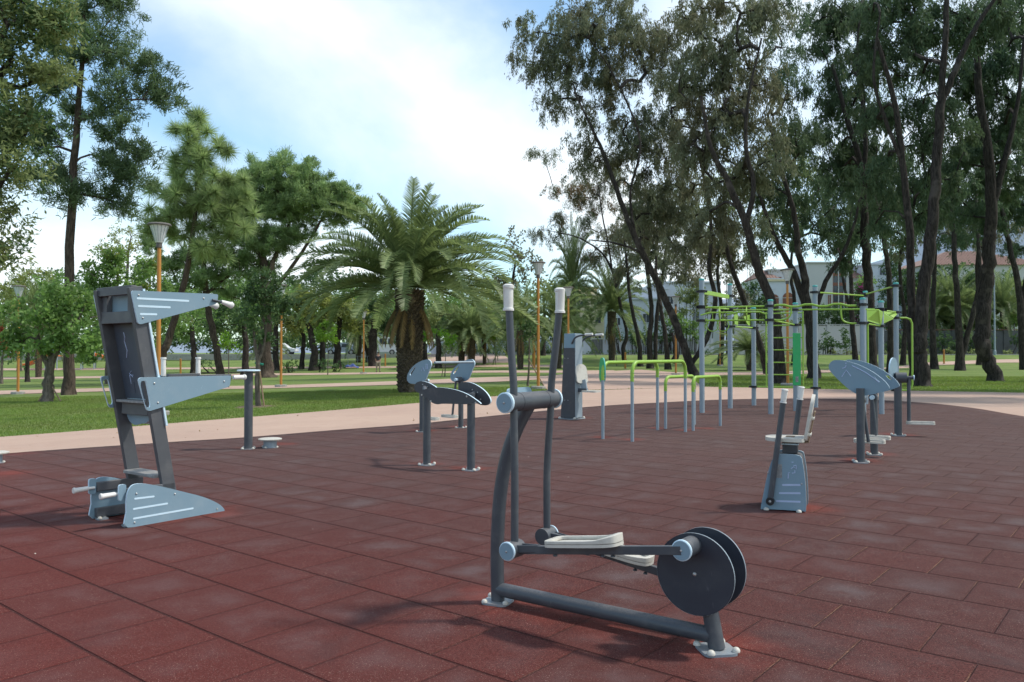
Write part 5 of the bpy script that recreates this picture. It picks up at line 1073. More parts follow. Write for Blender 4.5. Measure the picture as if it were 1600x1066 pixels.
# ---- palms
def palm_proto(name, label, base, hh, rt, rt2, Lf, nf, nl, seed, thick=True, cat='palm tree', el0=-25, lw=.032):
    r = np.random.default_rng(seed); B = G(*base); t = thing(name, label, cat, B, 0, 'date palms')
    b = MB(); n = 20; b.tube(spline([(0, 0, -.1), (.01, 0, hh*.3), (0, .02, hh*.7), (0, 0, hh)], 6), [rt*1.05]+[rt+(rt2-rt)*(i/18) for i in range(18)], n); tk = b.build('trunk', M['barkpalm'], t, smooth=60)
    if thick:                                            # diamond leaf-base stubs in a spiral
        b = MB(); rows_ = int(hh/.135); per = 15
        for i in range(rows_):
            z = .1+i*.135; rr = rt+(rt2-rt)*z/hh
            for k in range(per):
                a = 2*math.pi*(k+.5*(i % 2))/per+r.normal()*.04; c_, s_ = math.cos(a), math.sin(a); w_ = rr*2*math.pi/per*.46; h_ = .10+r.random()*.03; o_ = .05+r.random()*.05; z_ = z+r.normal()*.012
                P = lambda u, v, q: (rr*c_*(1+q/rr)-s_*u, rr*s_*(1+q/rr)+c_*u, z_+v)
                b.add([P(-w_, 0, -.01), P(0, -h_*.8, -.01), P(w_, 0, -.01), P(w_*.35, h_*.6, o_), P(-w_*.35, h_*.6, o_), P(w_*.3, h_*.95, o_*.2), P(-w_*.3, h_*.95, o_*.2)], [(0, 1, 4), (1, 3, 4), (1, 2, 3), (0, 4, 6), (2, 5, 3), (4, 3, 5, 6)])
        b.build('leaf_base', M['barkpalm'], t, smooth=0)['kind'] = 'stuff'
    V, F = [], []; VD, FD = [], []; RV = MB(); k_ = 0
    def frond(az, el, L, dry, droop):
        V_, F_ = (VD, FD) if dry else (V, F)
        p = np.array([.18*math.cos(az), .18*math.sin(az), hh+(.15 if not dry else -.25)]); m = 26; pts = [p]; e = el
        for i in range(m):
            e = e-droop*(1/m)*(.45+1.5*(i/m)); p = p+L/m*np.array([math.cos(az)*math.cos(e), math.sin(az)*math.cos(e), math.sin(e)]); pts.append(p)
        pts = np.array(pts); side = np.array([-math.sin(az), math.cos(az), 0])
        RV.tube([tuple(q) for q in pts[::5]], [.035*(1-.8*i/5) for i in range(len(pts[::5]))], 4, caps=False, mi=1 if dry else 0)
        tw = r.normal()*.25
        for j in range(nl):
            f = .06+.94*j/nl; q = f*m; i = min(m-1, int(q)); c = pts[i]+(pts[i+1]-pts[i])*(q-i); T = pts[i+1]-pts[i]; T = T/np.linalg.norm(T); N_ = np.cross(side, T)
            if N_[2] < 0: N_ = -N_
            ll = L*.125*math.sin(math.pi*min(1, .12+f*.86))**.6*(1 if not dry else .8)+.04
            for s in (-1, 1):
                sd = side*s*math.cos(tw)+N_*math.sin(tw)*s; d_ = T*.62+sd*.75+N_*(.50 if not dry else -.5)+np.array([0, 0, -.12 if not dry else -.3])+r.normal(size=3)*.09; d_ /= np.linalg.norm(d_)
                w_ = T*lw*(L/4); e1 = c+d_*ll*.55; e2_ = c+d_*ll+np.array([0, 0, -.07*ll]); o_ = len(V_); V_.extend([c-w_*.5, c+w_*.5, e1+w_*.45, e2_, e1-w_*.45]); F_.append((o_, o_+1, o_+2, o_+4)); F_.append((o_+4, o_+2, o_+3, o_+3))
    for i in range(nf):
        f = i/nf; az = i*2.39996+r.normal()*.15; el = R(el0+(86-el0)*f**.85)+r.normal()*.07; frond(az, el, Lf*(1.0-.18*f)*r.uniform(.88, 1.06), False, R(52+26*(1-f))*r.uniform(.8, 1.25) if el > R(8) else R(34))
    for i in range(max(4, nf//8)): frond(r.random()*6.28, R(-55)+r.normal()*.15, Lf*.42, True, R(30))
    def quads(V_, F_, nm, mt):
        q = np.array([f for f in F_ if f[2] != f[3]]); t3 = np.array([(f[0], f[1], f[2]) for f in F_ if f[2] == f[3]]); V2 = np.array(V_)
        tt = np.concatenate([q[:, [0, 1, 2]], q[:, [0, 2, 3]], t3]); return nmesh(nm, V2, tt, mt, t)
    cr = quads(V, F, 'crown', M['l_palm']); quads(VD, FD, 'dry_fronds', M['l_palmdry']); RV.build('frond_stems', [M['l_palm'], M['l_palmdry']], cr, smooth=60)
    return t
palm_proto('date_palm', 'big date palm with a thick scaly trunk and wide arching fronds, centre left', (640, 613), 3.95, .42, .53, 5.1, 100, 90, 5, el0=-6, lw=.042)
P2 = palm_proto('date_palm', 'date palm left of the pair behind the air walker', (721, 571), 3.0, .30, .42, 4.3, 60, 44, 8, thick=False, lw=.065)
def palm(base, label, sc, rz): return copy_thing(P2, G(*base), rz, label, sc)
palm((737, 572), 'date palm right of the pair behind the air walker', 1.05, 2.)
palm((757, 569), 'slender pale-trunked palm right of the pair', (.62, .62, 1.12), 1.)
palm((813, 577), 'date palm with a dark trunk left of the middle lamp', (.9, .9, 1.25), 3.)
palm((872, 576), 'palm whose lower fronds spread behind the tall charcoal column', (1.0, 1.0, 1.3), 4.2)
palm((956, 564), 'date palm with full arching fronds before the white house', (1.15, 1.15, 1.75), .6)
palm((1172, 579), 'short palm with low drooping fronds between the left rig posts', (.95, .95, .55), 5.)
palm((560, 566), 'yellowish palm far beyond the lamp left of the big palm', (.9, .9, 1.1), 2.6)
palm((412, 577), 'short squat palm behind the forked young tree', (.7, .7, .75), .3)
palm((60, 590), 'palm half hidden behind the bushy staked tree', (.8, .8, 1.5), 1.3)
palm((895, 562), 'palm top showing above the cream building', (.8, .8, 2.5), 2.2)
for i, (px_, py_, sc, lb) in enumerate(((1490, 553, (1.3, 1.3, 1.9), 'garden palm left of the red-roofed house'), (1512, 553, (1.2, 1.2, 1.5), 'garden palm behind the V-forked eucalyptus'), (1570, 553, (1.3, 1.3, 1.9), 'sunlit garden palm right of the pale street pole'), (1462, 553, (1.1, 1.1, 1.6), 'garden palm behind the stout eucalyptus'))):
    c_ = palm((px_, 556), lb, sc, i*1.7); p = at(px_, 551, 106); c_.location = (p.x, 106, 1.2)

# ---- lamp posts
def lamp_proto(g, label):
    t = thing('street_lamp', label, 'street lamp', g, 0, 'park lamps on orange poles')
    b = MB(); b.lathe([(.30, -.05), (.30, .10), (.27, .12), (.05, .12)], (0, 0, 0), 8); b.build('base_block', M['concrete'], t, smooth=0)
    b = MB(); b.lathe([(.062, .10), (.058, 1.5), (.050, 4.45), (.045, 4.50)], (0, 0, 0), 16); b.build('pole', M['lamp_pole'], t)
    b = MB(); b.lathe([(.06, 4.44), (.075, 4.46), (.075, 4.58), (.06, 4.60)], (0, 0, 0), 16); b.build('collar', M['lamp_top'], t)
    b = MB(); b.lathe([(.09, 4.58), (.10, 4.60), (.17, 4.85), (.235, 5.03), (.225, 5.035)], (0, 0, 0), 28); sh = b.build('lamp_shade', M['lamp_glass'], t)
    for k in range(14):
        a = k*2*math.pi/14; b = MB(); 
        if k == 0: rb = MB()
        rb.tube([(.102*math.cos(a), .102*math.sin(a), 4.61), (.173*math.cos(a), .173*math.sin(a), 4.85), (.238*math.cos(a), .238*math.sin(a), 5.03)], .006, 5)
    rb.build('ribs', M['galv'], sh)
    b = MB(); b.lathe([(.24, 5.03), (.30, 5.035), (.305, 5.06), (.27, 5.09), (.05, 5.11)], (0, 0, 0), 28); b.build('lamp_cap', M['lamp_top'], t); return t
g = at(247, 657, 21.2); g.z = float(gz(g.x, g.y))
LP = lamp_proto(g, 'tall orange-poled lamp rising directly behind the stretching frame')
for px_, py_, lb in ((28, 616, 'orange-poled lamp at the far left by the path'), (439, 605, 'orange-poled lamp between the umbrella pine and the shaded trees'), (568, 584, 'smallest orange-poled lamp, near the standing man'), (655, 592, 'orange-poled lamp hidden by the right side of the big palm trunk'),
      (841, 608, 'orange-poled lamp in the middle, on a dark block beside the slanting stake'), (888, 592, 'orange-poled lamp rising behind the tall charcoal column'), (1056, 586, 'orange-poled lamp in front of the leaning eucalyptus'), (1231, 603, 'orange-poled lamp seen through the ladder of the rig'), (1125, 572, 'far orange-poled lamp between the two left rig posts')):
    copy_thing(LP, G(px_, py_), random.random(), lb)
# bollards
def bollard(g, label, h=1.0):
    t = thing('bollard', label, 'bollard', g, 0, 'orange bollards')
    b = MB(); b.lathe([(.13, -.02), (.13, .03), (.085, .04), (.085, h*.92), (.09, h*.94), (.09, h), (.03, h*1.02)], (0, 0, 0), 14); b.build('post', M['lamp_pole'], t)
    b = MB(); b.lathe([(.16, -.02), (.16, .035), (.14, .04)], (0, 0, 0), 14); b.build('foot_ring', M['concrete'], t); return t
b0 = bollard(G(1475, 569), 'short orange bollard on the path behind the right-hand lawn', 1.45)
for px_, py_, lb, s_ in ((602, 573, 'orange bollard just right of the standing man', .9), (977, 577, 'orange bollard in front of the arching eucalyptus', 1.0), (282, 585, 'orange bollard seen beside the frame arm', 1.), (834, 577, 'stout tall orange bollard left of the middle lamp', (1.6, 1.6, 2.)), ):
    copy_thing(b0, G(px_, py_), 0, lb, s_)
p = at(1554.5, 556, 95); g = Vector((p.x, 95, float(gz(p.x, 95)))); t = thing('street_pole', 'slim pale green street pole beside the bent eucalyptus', 'street lamp', g)
b = MB(); b.lathe([(.16, -.1), (.16, .5), (.10, .55), (.07, 9), (.06, 9.1)], (0, 0, 0), 12); b.build('pole', M['galv'], t); b = MB(); b.tube(spline([(0, 0, 9), (-.3, 0, 9.5), (-1.2, 0, 9.6)], 5), .04, 8); b.box((-1.4, 0, 9.6), (.6, .2, .1)); b.build('lamp_arm', M['galv'], t)

# ---- grass blades, ground bits
def blades(n, x0, x1, y0, y1, h, wd, name, lab):
    X = rng.uniform(x0, x1, n); Y = rng.uniform(y0, y1, n)
    bad = inpoly(X, Y, PLAY)
    for p in PATHS: bad |= inpoly(X, Y, p)
    ok = ~bad & (np.abs(X) < Y*.72+1); X, Y = X[ok], Y[ok]; n = len(X); X = X+rng.normal(size=n)*.09; Y = Y+rng.normal(size=n)*.09; Z = gz(X, Y)
    a = rng.uniform(0, 6.28, n); hh = h*rng.uniform(.5, 1.3, n); d = np.stack([np.cos(a), np.sin(a), 0*a], 1)*wd/2; P = np.stack([X, Y, Z], 1)
    tip = P+np.stack([rng.normal(size=n)*h*.4, rng.normal(size=n)*h*.4, hh], 1)
    V = np.stack([P-d, P+d, tip], 1).reshape(-1, 3); o = nmesh(name, V, np.arange(3*n).reshape(n, 3), M['l_grass']); o['kind'] = 'stuff'; tag(o, lab, 'grass')
blades(200000, -22, 4, 12.5, 34, .045, .022, 'grass', 'short mown grass of the left lawn')
blades(90000, 4, 32, 24, 48, .06, .035, 'grass', 'short shaded grass under the eucalyptus grove')
def bits(n, fn, label, mat, size):
    P = np.array([fn() for _ in range(n)]); a = rng.uniform(0, 6.28, n); s = size*rng.uniform(.5, 1.4, n)
    d1 = np.stack([np.cos(a)*s, np.sin(a)*s, rng.normal(size=n)*s*.3], 1); d2 = np.stack([-np.sin(a)*s*.5, np.cos(a)*s*.5, np.abs(rng.normal(size=n))*s*.3], 1)
    V = np.stack([P-d1, P-d2, P+d1, P+d2], 1).reshape(-1, 3); V[:, 2] += size*.3; o = nmesh('fallen_leaves', V, np.arange(4*n).reshape(n, 4), mat); o['kind'] = 'stuff'; tag(o, label, 'leaves')
def on_lawn():
    while True:
        x, y = random.uniform(-14, 3), random.uniform(12.5, 32)
        if not inpoly(np.array([x]), np.array([y]), PLAY)[0]: return (x, y, float(gz(x, y))+.03)
def on_rub():
    y = random.uniform(2.5, 22); x = random.uniform(-.66, .66)*y
    return (x, y, float(gz(x, y))+PZ)
bits(90, on_lawn, 'few dry leaves scattered over the left lawn', M['l_palmdry'], .022)
bits(90, on_rub, 'tiny pale bits of litter on the rubber tiles', M['cream'], .006)
# ------------------------------------------------------------------ houses, walls, street, people
Z0 = 1.15
def X_(px, d): return (px-800)/FPX*d
def Zp(py, d): return CAMZ+(551-py)/FPX*d
def windows(root, wins, y, fmat='villa_wall', pmat='pane'):
    for (x0, x1, z0, z1, kind) in wins:
        b = MB(); wd, ht = x1-x0, z1-z0; cx, cz = (x0+x1)/2, (z0+z1)/2; e = .10
        b.box((cx, y-.03, z1+e/2), (wd+2*e, .14, e)); b.box((cx, y-.03, z0-e/2), (wd+2*e, .20, e)); b.box((x0-e/2, y-.03, cz), (e, .14, ht)); b.box((x1+e/2, y-.03, cz), (e, .14, ht)); b.box((cx, y-.02, cz), (.05, .06, ht))
        f = b.build('window', M[fmat], root, smooth=0); b = MB()
        if kind == 'arch':
            b.board([(x0, z0), (x1, z0), (x1, z1)]+[(cx+wd/2*math.cos(a), z1+wd/2*math.sin(a)) for a in np.linspace(0, math.pi, 9)][1:-1]+[(x0, z1)], (0, y-.012, 0), (1, 0, 0), (0, 0, 1), .02, face=0, side=0)
        else: b.box((cx, y-.006, cz), (wd, .02, ht))
        b.build('pane', M['brownwin' if kind in ('brown', 'arch') else pmat], f, smooth=0)
def block(root, x0, x1, z1, y0, y1, mat, nm='wall', z0=Z0-.4, cornice=True):
    b = MB(); b.box(((x0+x1)/2, (y0+y1)/2, (z0+z1)/2), (x1-x0, y1-y0, z1-z0)); o = b.build(nm, M[mat], root, smooth=0)
    if cornice: b = MB(); b.box(((x0+x1)/2, (y0+y1)/2, z1+.12), (x1-x0+.5, y1-y0+.5, .24)); b.build('cornice', M[mat], root, smooth=0)
    return o
def hip(root, x0, x1, y0, y1, z, h, ov=.5, nm='roof'):
    x0 -= ov; x1 += ov; y0 -= ov; y1 += ov; ym = (y0+y1)/2; k = min((x1-x0)/2-.01, (y1-y0)/2); b = MB()
    b.add([(x0, y0, z), (x1, y0, z), (x1, y1, z), (x0, y1, z), (x0+k, ym, z+h), (x1-k, ym, z+h)], [(0, 1, 5, 4), (1, 2, 5), (2, 3, 4, 5), (3, 0, 4), (3, 2, 1, 0)]); 
    n = int((x1-x0)/.45)
    for i in range(n+1):
        x = x0+(x1-x0)*i/n; f = min(1, (x-x0)/k, (x1-x)/k); b.tube([(x, y0, z+.03), (x, y0+(ym-y0)*f, z+h*f+.03)], .06, 5)
    rf = b.build(nm, M['roof'], root, smooth=0); return rf
def house(label, x, y): return thing('house', label, 'house', (0, 0, 0))
# cream building
t = house('cream apartment house behind the palms right of the middle lamp', 0, 0); d = 128; x0, x1 = X_(868, d), X_(962, d); zt = Zp(462, d)
block(t, x0, x1, zt, d, d+12, 'yellow_wall'); block(t, X_(878, d), X_(935, d), Zp(449, d), d+2, d+9, 'yellow_wall', 'penthouse', zt); hip(t, X_(874, d), X_(900, d), d+1.5, d+6, Zp(449, d)+.25, .9)
windows(t, [(X_(a, d), X_(a+9, d), Zp(b_+9, d), Zp(b_, d), 'pane') for b_ in (470, 496, 520) for a in (878, 902, 930, 948)], d, 'yellow_wall')
# white house
t = house('white flat-roofed house behind the ivy-topped wall', 0, 0); d = 113
block(t, X_(957, d), X_(1042, d), Zp(452, d), d, d+10, 'white_wall'); block(t, X_(1030, d), X_(1128, d), Zp(441, d), d+1.5, d+12, 'white_wall', 'wall')
block(t, X_(985, d), X_(1035, d), Zp(470, d), d-2.5, d+.5, 'white_wall', 'porch')
windows(t, [(X_(961, d), X_(969, d), Zp(508, d), Zp(497, d), 'pane'), (X_(985, d), X_(993, d), Zp(468, d), Zp(460, d), 'pane')], d, 'white_wall')
windows(t, [(X_(a, d), X_(a+9, d), Zp(b_+12, d), Zp(b_, d), 'pane') for a, b_ in ((1046, 462), (1075, 462), (1100, 455), (1060, 492), (1092, 490))], d+1.5, 'white_wall')
windows(t, [(X_(1000, d), X_(1010, d), Zp(505, d), Zp(492, d), 'pane'), (X_(1018, d), X_(1027, d), Zp(503, d), Zp(494, d), 'pane')], d-2.5, 'white_wall')
# villa
t = house('white villa with red-brown arched windows and a tall glazed stair strip, seen through the rig', 0, 0); d = 132
block(t, X_(1188, d), X_(1276, d), Zp(437, d), d, d+12, 'white_wall'); block(t, X_(1208, d), X_(1236, d), Zp(421, d), d+2, d+9, 'villa_wall', 'dormer', Zp(438, d)); hip(t, X_(1188, d), X_(1216, d), d+1, d+8, Zp(437, d)+.3, 2.0)
windows(t, [(X_(1216, d), X_(1228, d), Zp(437, d), Zp(431, d), 'brown')], d+2)
windows(t, [(X_(1205, d), X_(1217, d), Zp(482, d), Zp(466, d), 'arch'), (X_(1223, d), X_(1241, d), Zp(482, d), Zp(466, d), 'arch')], d)
b = MB(); b.box((X_(1232, d), d-.12, Zp(437, d)-.1), (X_(1276, d)-X_(1188, d)+.2, .3, .35)); b.build('string_course', M['yellow_wall'], t, smooth=0)
block(t, X_(1258, d), X_(1296, d), Zp(413, d), d-1.5, d+10, 'villa_wall', 'tower'); block(t, X_(1296, d), X_(1326, d), Zp(412, d), d-1, d+9, 'villa_wall', 'stair_block')
windows(t, [(X_(1288, d), X_(1293, d), Zp(486, d), Zp(462, d), 'brown'), (X_(1266, d), X_(1274, d), Zp(478, d), Zp(464, d), 'brown')], d-1.5)
b = MB(); b.box((X_(1308, d), d-1.06, (Zp(490, d)+Zp(418, d))/2), (X_(1319, d)-X_(1297, d), .1, Zp(418, d)-Zp(490, d))); gp = b.build('glazed_strip', M['pane'], t, smooth=0)
for px_ in (1297, 1306, 1314.5, 1319):
    b = MB(); b.box((X_(px_, d), d-1.18, (Zp(490, d)+Zp(418, d))/2), (.16, .12, Zp(418, d)-Zp(490, d))); b.build('mullion', M['villa_wall' if px_ != 1297 else 'roof'], gp, smooth=0)
for py_ in (430, 445, 460, 475): b = MB(); b.box((X_(1308, d), d-1.14, Zp(py_, d)), (X_(1319, d)-X_(1297, d), .06, .5)); b.build('spandrel', M['brownwin'], gp, smooth=0)
block(t, X_(1326, d), X_(1385, d), Zp(436, d), d+1, d+12, 'villa_wall', 'wing'); hip(t, X_(1328, d), X_(1385, d), d+1, d+12, Zp(436, d)+.25, 2.2)
windows(t, [(X_(1331, d), X_(1338, d), Zp(456, d), Zp(440, d), 'brown'), (X_(1362, d), X_(1376, d), Zp(436+22, d), Zp(446, d), 'brown')], d+1)
# red-roofed house
t = house('low house with a wide terracotta roof behind garden palms, far right', 0, 0); d = 124
block(t, X_(1448, d), X_(1640, d), Zp(414, d), d, d+14, 'villa_wall', cornice=False); hip(t, X_(1448, d), X_(1640, d), d, d+14, Zp(414, d), 3.0)
block(t, X_(1390, d), X_(1448, d), Zp(405, d), d+8, d+18, 'white_wall')
windows(t, [(X_(a, d), X_(a+13, d), Zp(505, d), Zp(485, d), 'arch') for a in (1474, 1512, 1580)]+[(X_(1540, d), X_(1552, d), Zp(450, d), Zp(436, d), 'brown')], d)
windows(t, [(X_(1412, d), X_(1421, d), Zp(422, d), Zp(411, d), 'pane')], d+8, 'white_wall')
# far pale building left of the palm trunk
t = house('pale grey low building beyond the road left of the big palm trunk', 0, 0); d = 150
block(t, X_(540, d), X_(655, d), Zp(512, d), d, d+10, 'white_wall'); windows(t, [(X_(a, d), X_(a+10, d), Zp(535, d), Zp(524, d), 'pane') for a in (548, 566, 585, 603, 622)], d, 'white_wall')
# garden walls
def gwall(label, px0, px1, d, ztop, mat, piers=8, cap=None):
    x0, x1 = X_(px0, d), X_(px1, d); t = thing('garden_wall', label, 'wall', ((x0+x1)/2, d, Z0)); L = x1-x0; h = ztop-Z0
    b = MB(); b.box((0, 0, h/2-.1), (L, .25, h+.2)); b.build('wall_face', M[mat], t, smooth=0)
    for i in range(piers+1): b = MB(); b.box((-L/2+L*i/piers, -.03, h/2), (.4, .36, h+.16)); b.build('pier', M[mat], t, smooth=0)
    b = MB(); b.box((0, -.0, h+.13), (L+.4, .45, .08)); b.build('coping', M[cap or mat], t, smooth=0); return t
t = gwall('white garden wall with a grey gate below the ivy', 888, 1112, 103.8, Zp(531, 103.8), 'white_wall', 7)
b = MB(); xg = X_(933, 103.8)-t.location.x; b.box((xg, -.2, 1.0), (1.4, .08, 2.0)); gt = b.build('gate', M['grey_wall'], t, smooth=0)
for k_ in range(7): b = MB(); b.box((xg-.6+k_*.2, -.26, 1.0), (.04, .03, 1.9)); b.build('bar', M['concrete'], gt, smooth=0)
gwall('long pale blue-white wall beyond the road behind the palm pair', 676, 886, 104.0, Zp(535, 104), 'white_wall', 14)
gwall('tall white garden wall below the bougainvillea', 1150, 1366, 104.2, Zp(509, 104.2), 'villa_wall', 6)
gwall('grey block wall with red coping at the right', 1368, 1650, 103.8, Zp(517, 103.8), 'grey_wall', 7, 'roof')
# hedges, shrubs and woods (leaf masses)
def mass(name, label, cat, boxes, d, mat, kind='far', tau=2.2, rc=.7, dd=2.0, group=None, ls=1., stuff=False, extra=None):
    cs = []; ar = 0; s = d/FPX
    for (x, y, rx, ry) in boxes:
        c = np.array(at(x, y, d)); a = math.pi*rx*ry*s*s; ar += a; m = max(3, int(a/(rc*rc*1.4))); u = unit(rng.normal(size=(m, 3)))*rng.random((m, 1))**.4; cs.append(c+u*np.array([rx*s, dd, ry*s]))
    cs = np.concatenate(cs); B = np.array([cs[:, 0].mean(), d, float(gz(cs[:, 0].mean(), d))]); L, W, _ = LEAF[kind]; n = int(tau*ar/(.55*.5*L*W*ls*ls))
    root = None
    if stuff: o = leaf_mesh(name, cs, np.full(len(cs), rc), n, kind, M[mat], None, ls); o['kind'] = 'stuff'; return tag(o, label, cat)
    t = thing(name, label, cat, B, 0, group); leaf_mesh('foliage', cs-B, np.full(len(cs), rc), n, kind, M[mat], t, ls)
    b = MB()
    for c in cs[::max(1, len(cs)//14)]-B: b.tube([(c[0]*.9, c[1]*.5, -.1), (c[0]*.97, c[1]*.8, max(.1, c[2]*.5)), tuple(c)], [.07, .05, .02], 5)
    b.tube([((cs-B)[:, 0].min(), 0, -.05), ((cs-B)[:, 0].max(), 0, -.05)], .08, 5); b.build('stems', M['bark'], t)
    if extra: sel = cs[np.argsort(np.abs(cs[:, 0]-np.quantile(cs[:, 0], .8)))[:int(len(cs)*extra[1])]]-B; leaf_mesh('flowers', sel, np.full(len(sel), rc*1.3), int(n*.35*extra[1]*2), kind, M[extra[0]], t, ls*.8)
    return t
mass('ivy_hedge', 'dark ivy hanging over the white garden wall', 'hedge', [(970, 526, 14, 9), (995, 525, 18, 10), (1020, 524, 18, 11), (1042, 520, 14, 14), (960, 518, 10, 6)], 103.4, 'l_dark', ls=.8, dd=.7)
mass('shrub', 'lighter green shrub at the right end of the ivy', 'shrub', [(1060, 510, 20, 14), (1085, 515, 18, 16), (1048, 500, 12, 8)], 102.9, 'l_broad', ls=.8, dd=1.)
mass('bougainvillea', 'bougainvillea with magenta flowers spilling over the tall white wall', 'shrub', [(1285, 492, 18, 14), (1310, 490, 22, 15), (1335, 492, 20, 18), (1355, 480, 16, 18), (1345, 460, 16, 12), (1300, 505, 24, 8)], 106, 'l_dark', ls=.8, dd=1.5, extra=('l_mag', .22))
mass('garden_bushes', 'dark leafy shrubs in front of the grey wall at the right', 'shrub', [(1395, 535, 16, 14), (1425, 532, 18, 16), (1465, 536, 20, 13), (1500, 533, 14, 15), (1530, 537, 18, 12), (1595, 530, 14, 18)], 101, 'l_dark', ls=.8, dd=1.)
mass('shrub', 'rounded shrub before the tall white wall, left of the round-headed tree', 'shrub', [(1288, 530, 11, 14), (1283, 542, 12, 8)], 97, 'l_dark', ls=.7, dd=1.)
mass('cypress', 'rounded dark cypress left of the red-roofed house', 'tree', [(1398, 450, 20, 26), (1402, 420, 17, 24), (1395, 480, 22, 26), (1405, 400, 10, 12)], 112, 'l_dark', ls=.8, dd=2.)
mass('shrub', 'bright green shrub below the sunlit garden palm', 'shrub', [(1572, 505, 20, 12), (1590, 500, 16, 14), (1560, 512, 14, 8)], 106, 'l_broad', ls=.8, dd=1.5)
mass('garden_tree', 'round olive tree screening the middle of the white house', 'tree', [(1070, 470, 18, 16), (1090, 455, 18, 14), (1060, 490, 20, 12), (1098, 485, 18, 14)], 105, 'l_olive', ls=.8, dd=1.5)
mass('garden_tree', 'dark garden tree screening the left end of the villa', 'tree', [(1190, 470, 16, 18), (1200, 490, 18, 12), (1180, 450, 12, 14)], 106, 'l_dark', ls=.8, dd=1.5)
mass('garden_tree', 'green garden tree to the right of the glazed stair strip', 'tree', [(1345, 455, 16, 18), (1362, 440, 14, 14), (1352, 475, 18, 12)], 107, 'l_broad', ls=.8, dd=1.5)
mass('garden_bushes', 'tangled green bushes under the villa behind the rig', 'shrub', [(1180, 500, 24, 20), (1215, 495, 20, 12), (1150, 505, 20, 24), (1235, 508, 20, 14), (1260, 500, 16, 12)], 108, 'l_olive', ls=.9, dd=2.)
mass('garden_bushes', 'dense dark garden bushes behind the grey wall', 'shrub', [(1440, 490, 26, 30), (1470, 505, 24, 14), (1505, 508, 22, 12), (1535, 500, 20, 18), (1425, 450, 22, 30), (1460, 455, 22, 24), (1600, 480, 20, 30), (1540, 470, 22, 20), (1480, 430, 22, 16), (1515, 440, 26, 26), (1575, 450, 22, 24), (1400, 515, 20, 14), (1380, 480, 16, 26), (1490, 475, 26, 26)], 109, 'l_dark', ls=.9, dd=2.)
mass('layered_conifer', 'grey-green layered conifer left of the villa', 'tree', [(1135, 400, 12, 6), (1138, 420, 22, 7), (1140, 440, 28, 7), (1138, 460, 34, 7), (1142, 480, 36, 8), (1135, 500, 38, 10), (1165, 410, 20, 8), (1170, 470, 24, 10)], 118, 'l_euc', ls=.8, dd=3.)
mass('shrub', 'low row of trimmed plants along the far road kerb on the right', 'hedge', [(1240+i*30, 551, 16, 2.2) for i in range(13)], 96.9, 'l_olive', ls=.6, dd=.3, rc=.35)
mass('shrub', 'low row of trimmed plants along the far road kerb in the middle', 'hedge', [(880+i*24, 551, 13, 1.8) for i in range(10)], 96.9, 'l_dark', ls=.6, dd=.3, rc=.35)
mass('shrub', 'dark round shrubs standing along the long pale wall', 'hedge', [(690+i*17, 545+(i % 3), 6, 9) for i in range(12)], 102.9, 'l_dark', ls=.6, dd=.5, rc=.5)
mass('dark_hedge', 'dark trees closing the view behind the long pale wall', 'hedge', [(690+i*16, 515+(i % 2)*5, 14, 17) for i in range(12)], 118, 'l_dark', ls=1., dd=3)
mass('far_woodland', 'mixed far woodland beyond the road on the left', 'woodland', [(-60+i*26, 500+12*math.sin(i*1.7), 26, 30+10*math.sin(i*2.3)) for i in range(33)], 140, 'l_olive', ls=1.5, dd=8, rc=1.6, stuff=True, tau=1.8)
mass('far_woodland', 'dark far undergrowth below the woodland on the left', 'woodland', [(-60+i*26, 533+5*math.sin(i*2.7), 22, 14) for i in range(27)], 128, 'l_dark', ls=1.3, dd=5, rc=1.4, stuff=True, tau=1.8)
mass('far_woodland', 'tall dark far trees behind the left lawn', 'woodland', [(-40+i*30, 455+14*math.sin(i*1.3), 26, 30) for i in range(6)]+[(230+i*30, 450+14*math.sin(i*1.9), 26, 40) for i in range(12)], 165, 'l_dark', ls=1.6, dd=8, rc=1.8, stuff=True, tau=1.3)
mass('far_woodland', 'sunlit far trees of mixed green closing the view at the centre left', 'woodland', [(230+i*27, 482+10*math.sin(i*2.1), 24, 34+10*math.sin(i*3.3)) for i in range(23)], 118, 'l_broad', ls=1.1, dd=6, rc=1.4, stuff=True, tau=1.6)
mass('low_bush', 'dark low bushes behind the two shaded trees', 'shrub', [(508, 570, 12, 5), (455, 572, 8, 5), (320, 568, 14, 6), (530, 572, 10, 4)], 76, 'l_dark', 'broad', ls=1.2, dd=1., rc=.5)
# small play area far left
def slide(g, label, rz, s=1.):
    t = thing('playground_slide', label, 'slide', g, rz)
    b = MB()
    for x in (-.6, .6):
        for y in (-.6, .6): b.tube([(x, y, -.1), (x, y, 2.6)], .06, 8)
    b.build('tower_post', M['carblue'], t); b = MB(); b.box((0, 0, 1.4), (1.3, 1.3, .1)); b.build('platform', M['orange'], t)
    b = MB(); b.add([(-.8, -.8, 2.6), (.8, -.8, 2.6), (.8, .8, 2.6), (-.8, .8, 2.6), (0, 0, 3.3)], [(0, 1, 4), (1, 2, 4), (2, 3, 4), (3, 0, 4), (3, 2, 1, 0)]); b.build('roof', M['teal'], t, smooth=0)
    b = MB(); pts = [Vector(p) for p in spline([(.6, 0, 1.45), (1.3, 0, 1.2), (2.4, 0, .5), (3.2, 0, .3)], 5)]
    for y in (-.35, .35): b.tube([p+Vector((0, y, .16)) for p in pts], .10, 8)
    for p, q in zip(pts, pts[1:]): b.beam(p, q, .7, .05)
    b.build('chute', M['orange'], t); return t
slide(G(85, 577), 'orange slide of the distant play area behind the bushy staked tree', R(180))
s2 = slide(G(138, 577), 'orange slide with a teal roof farther right in the distant play area', R(20))
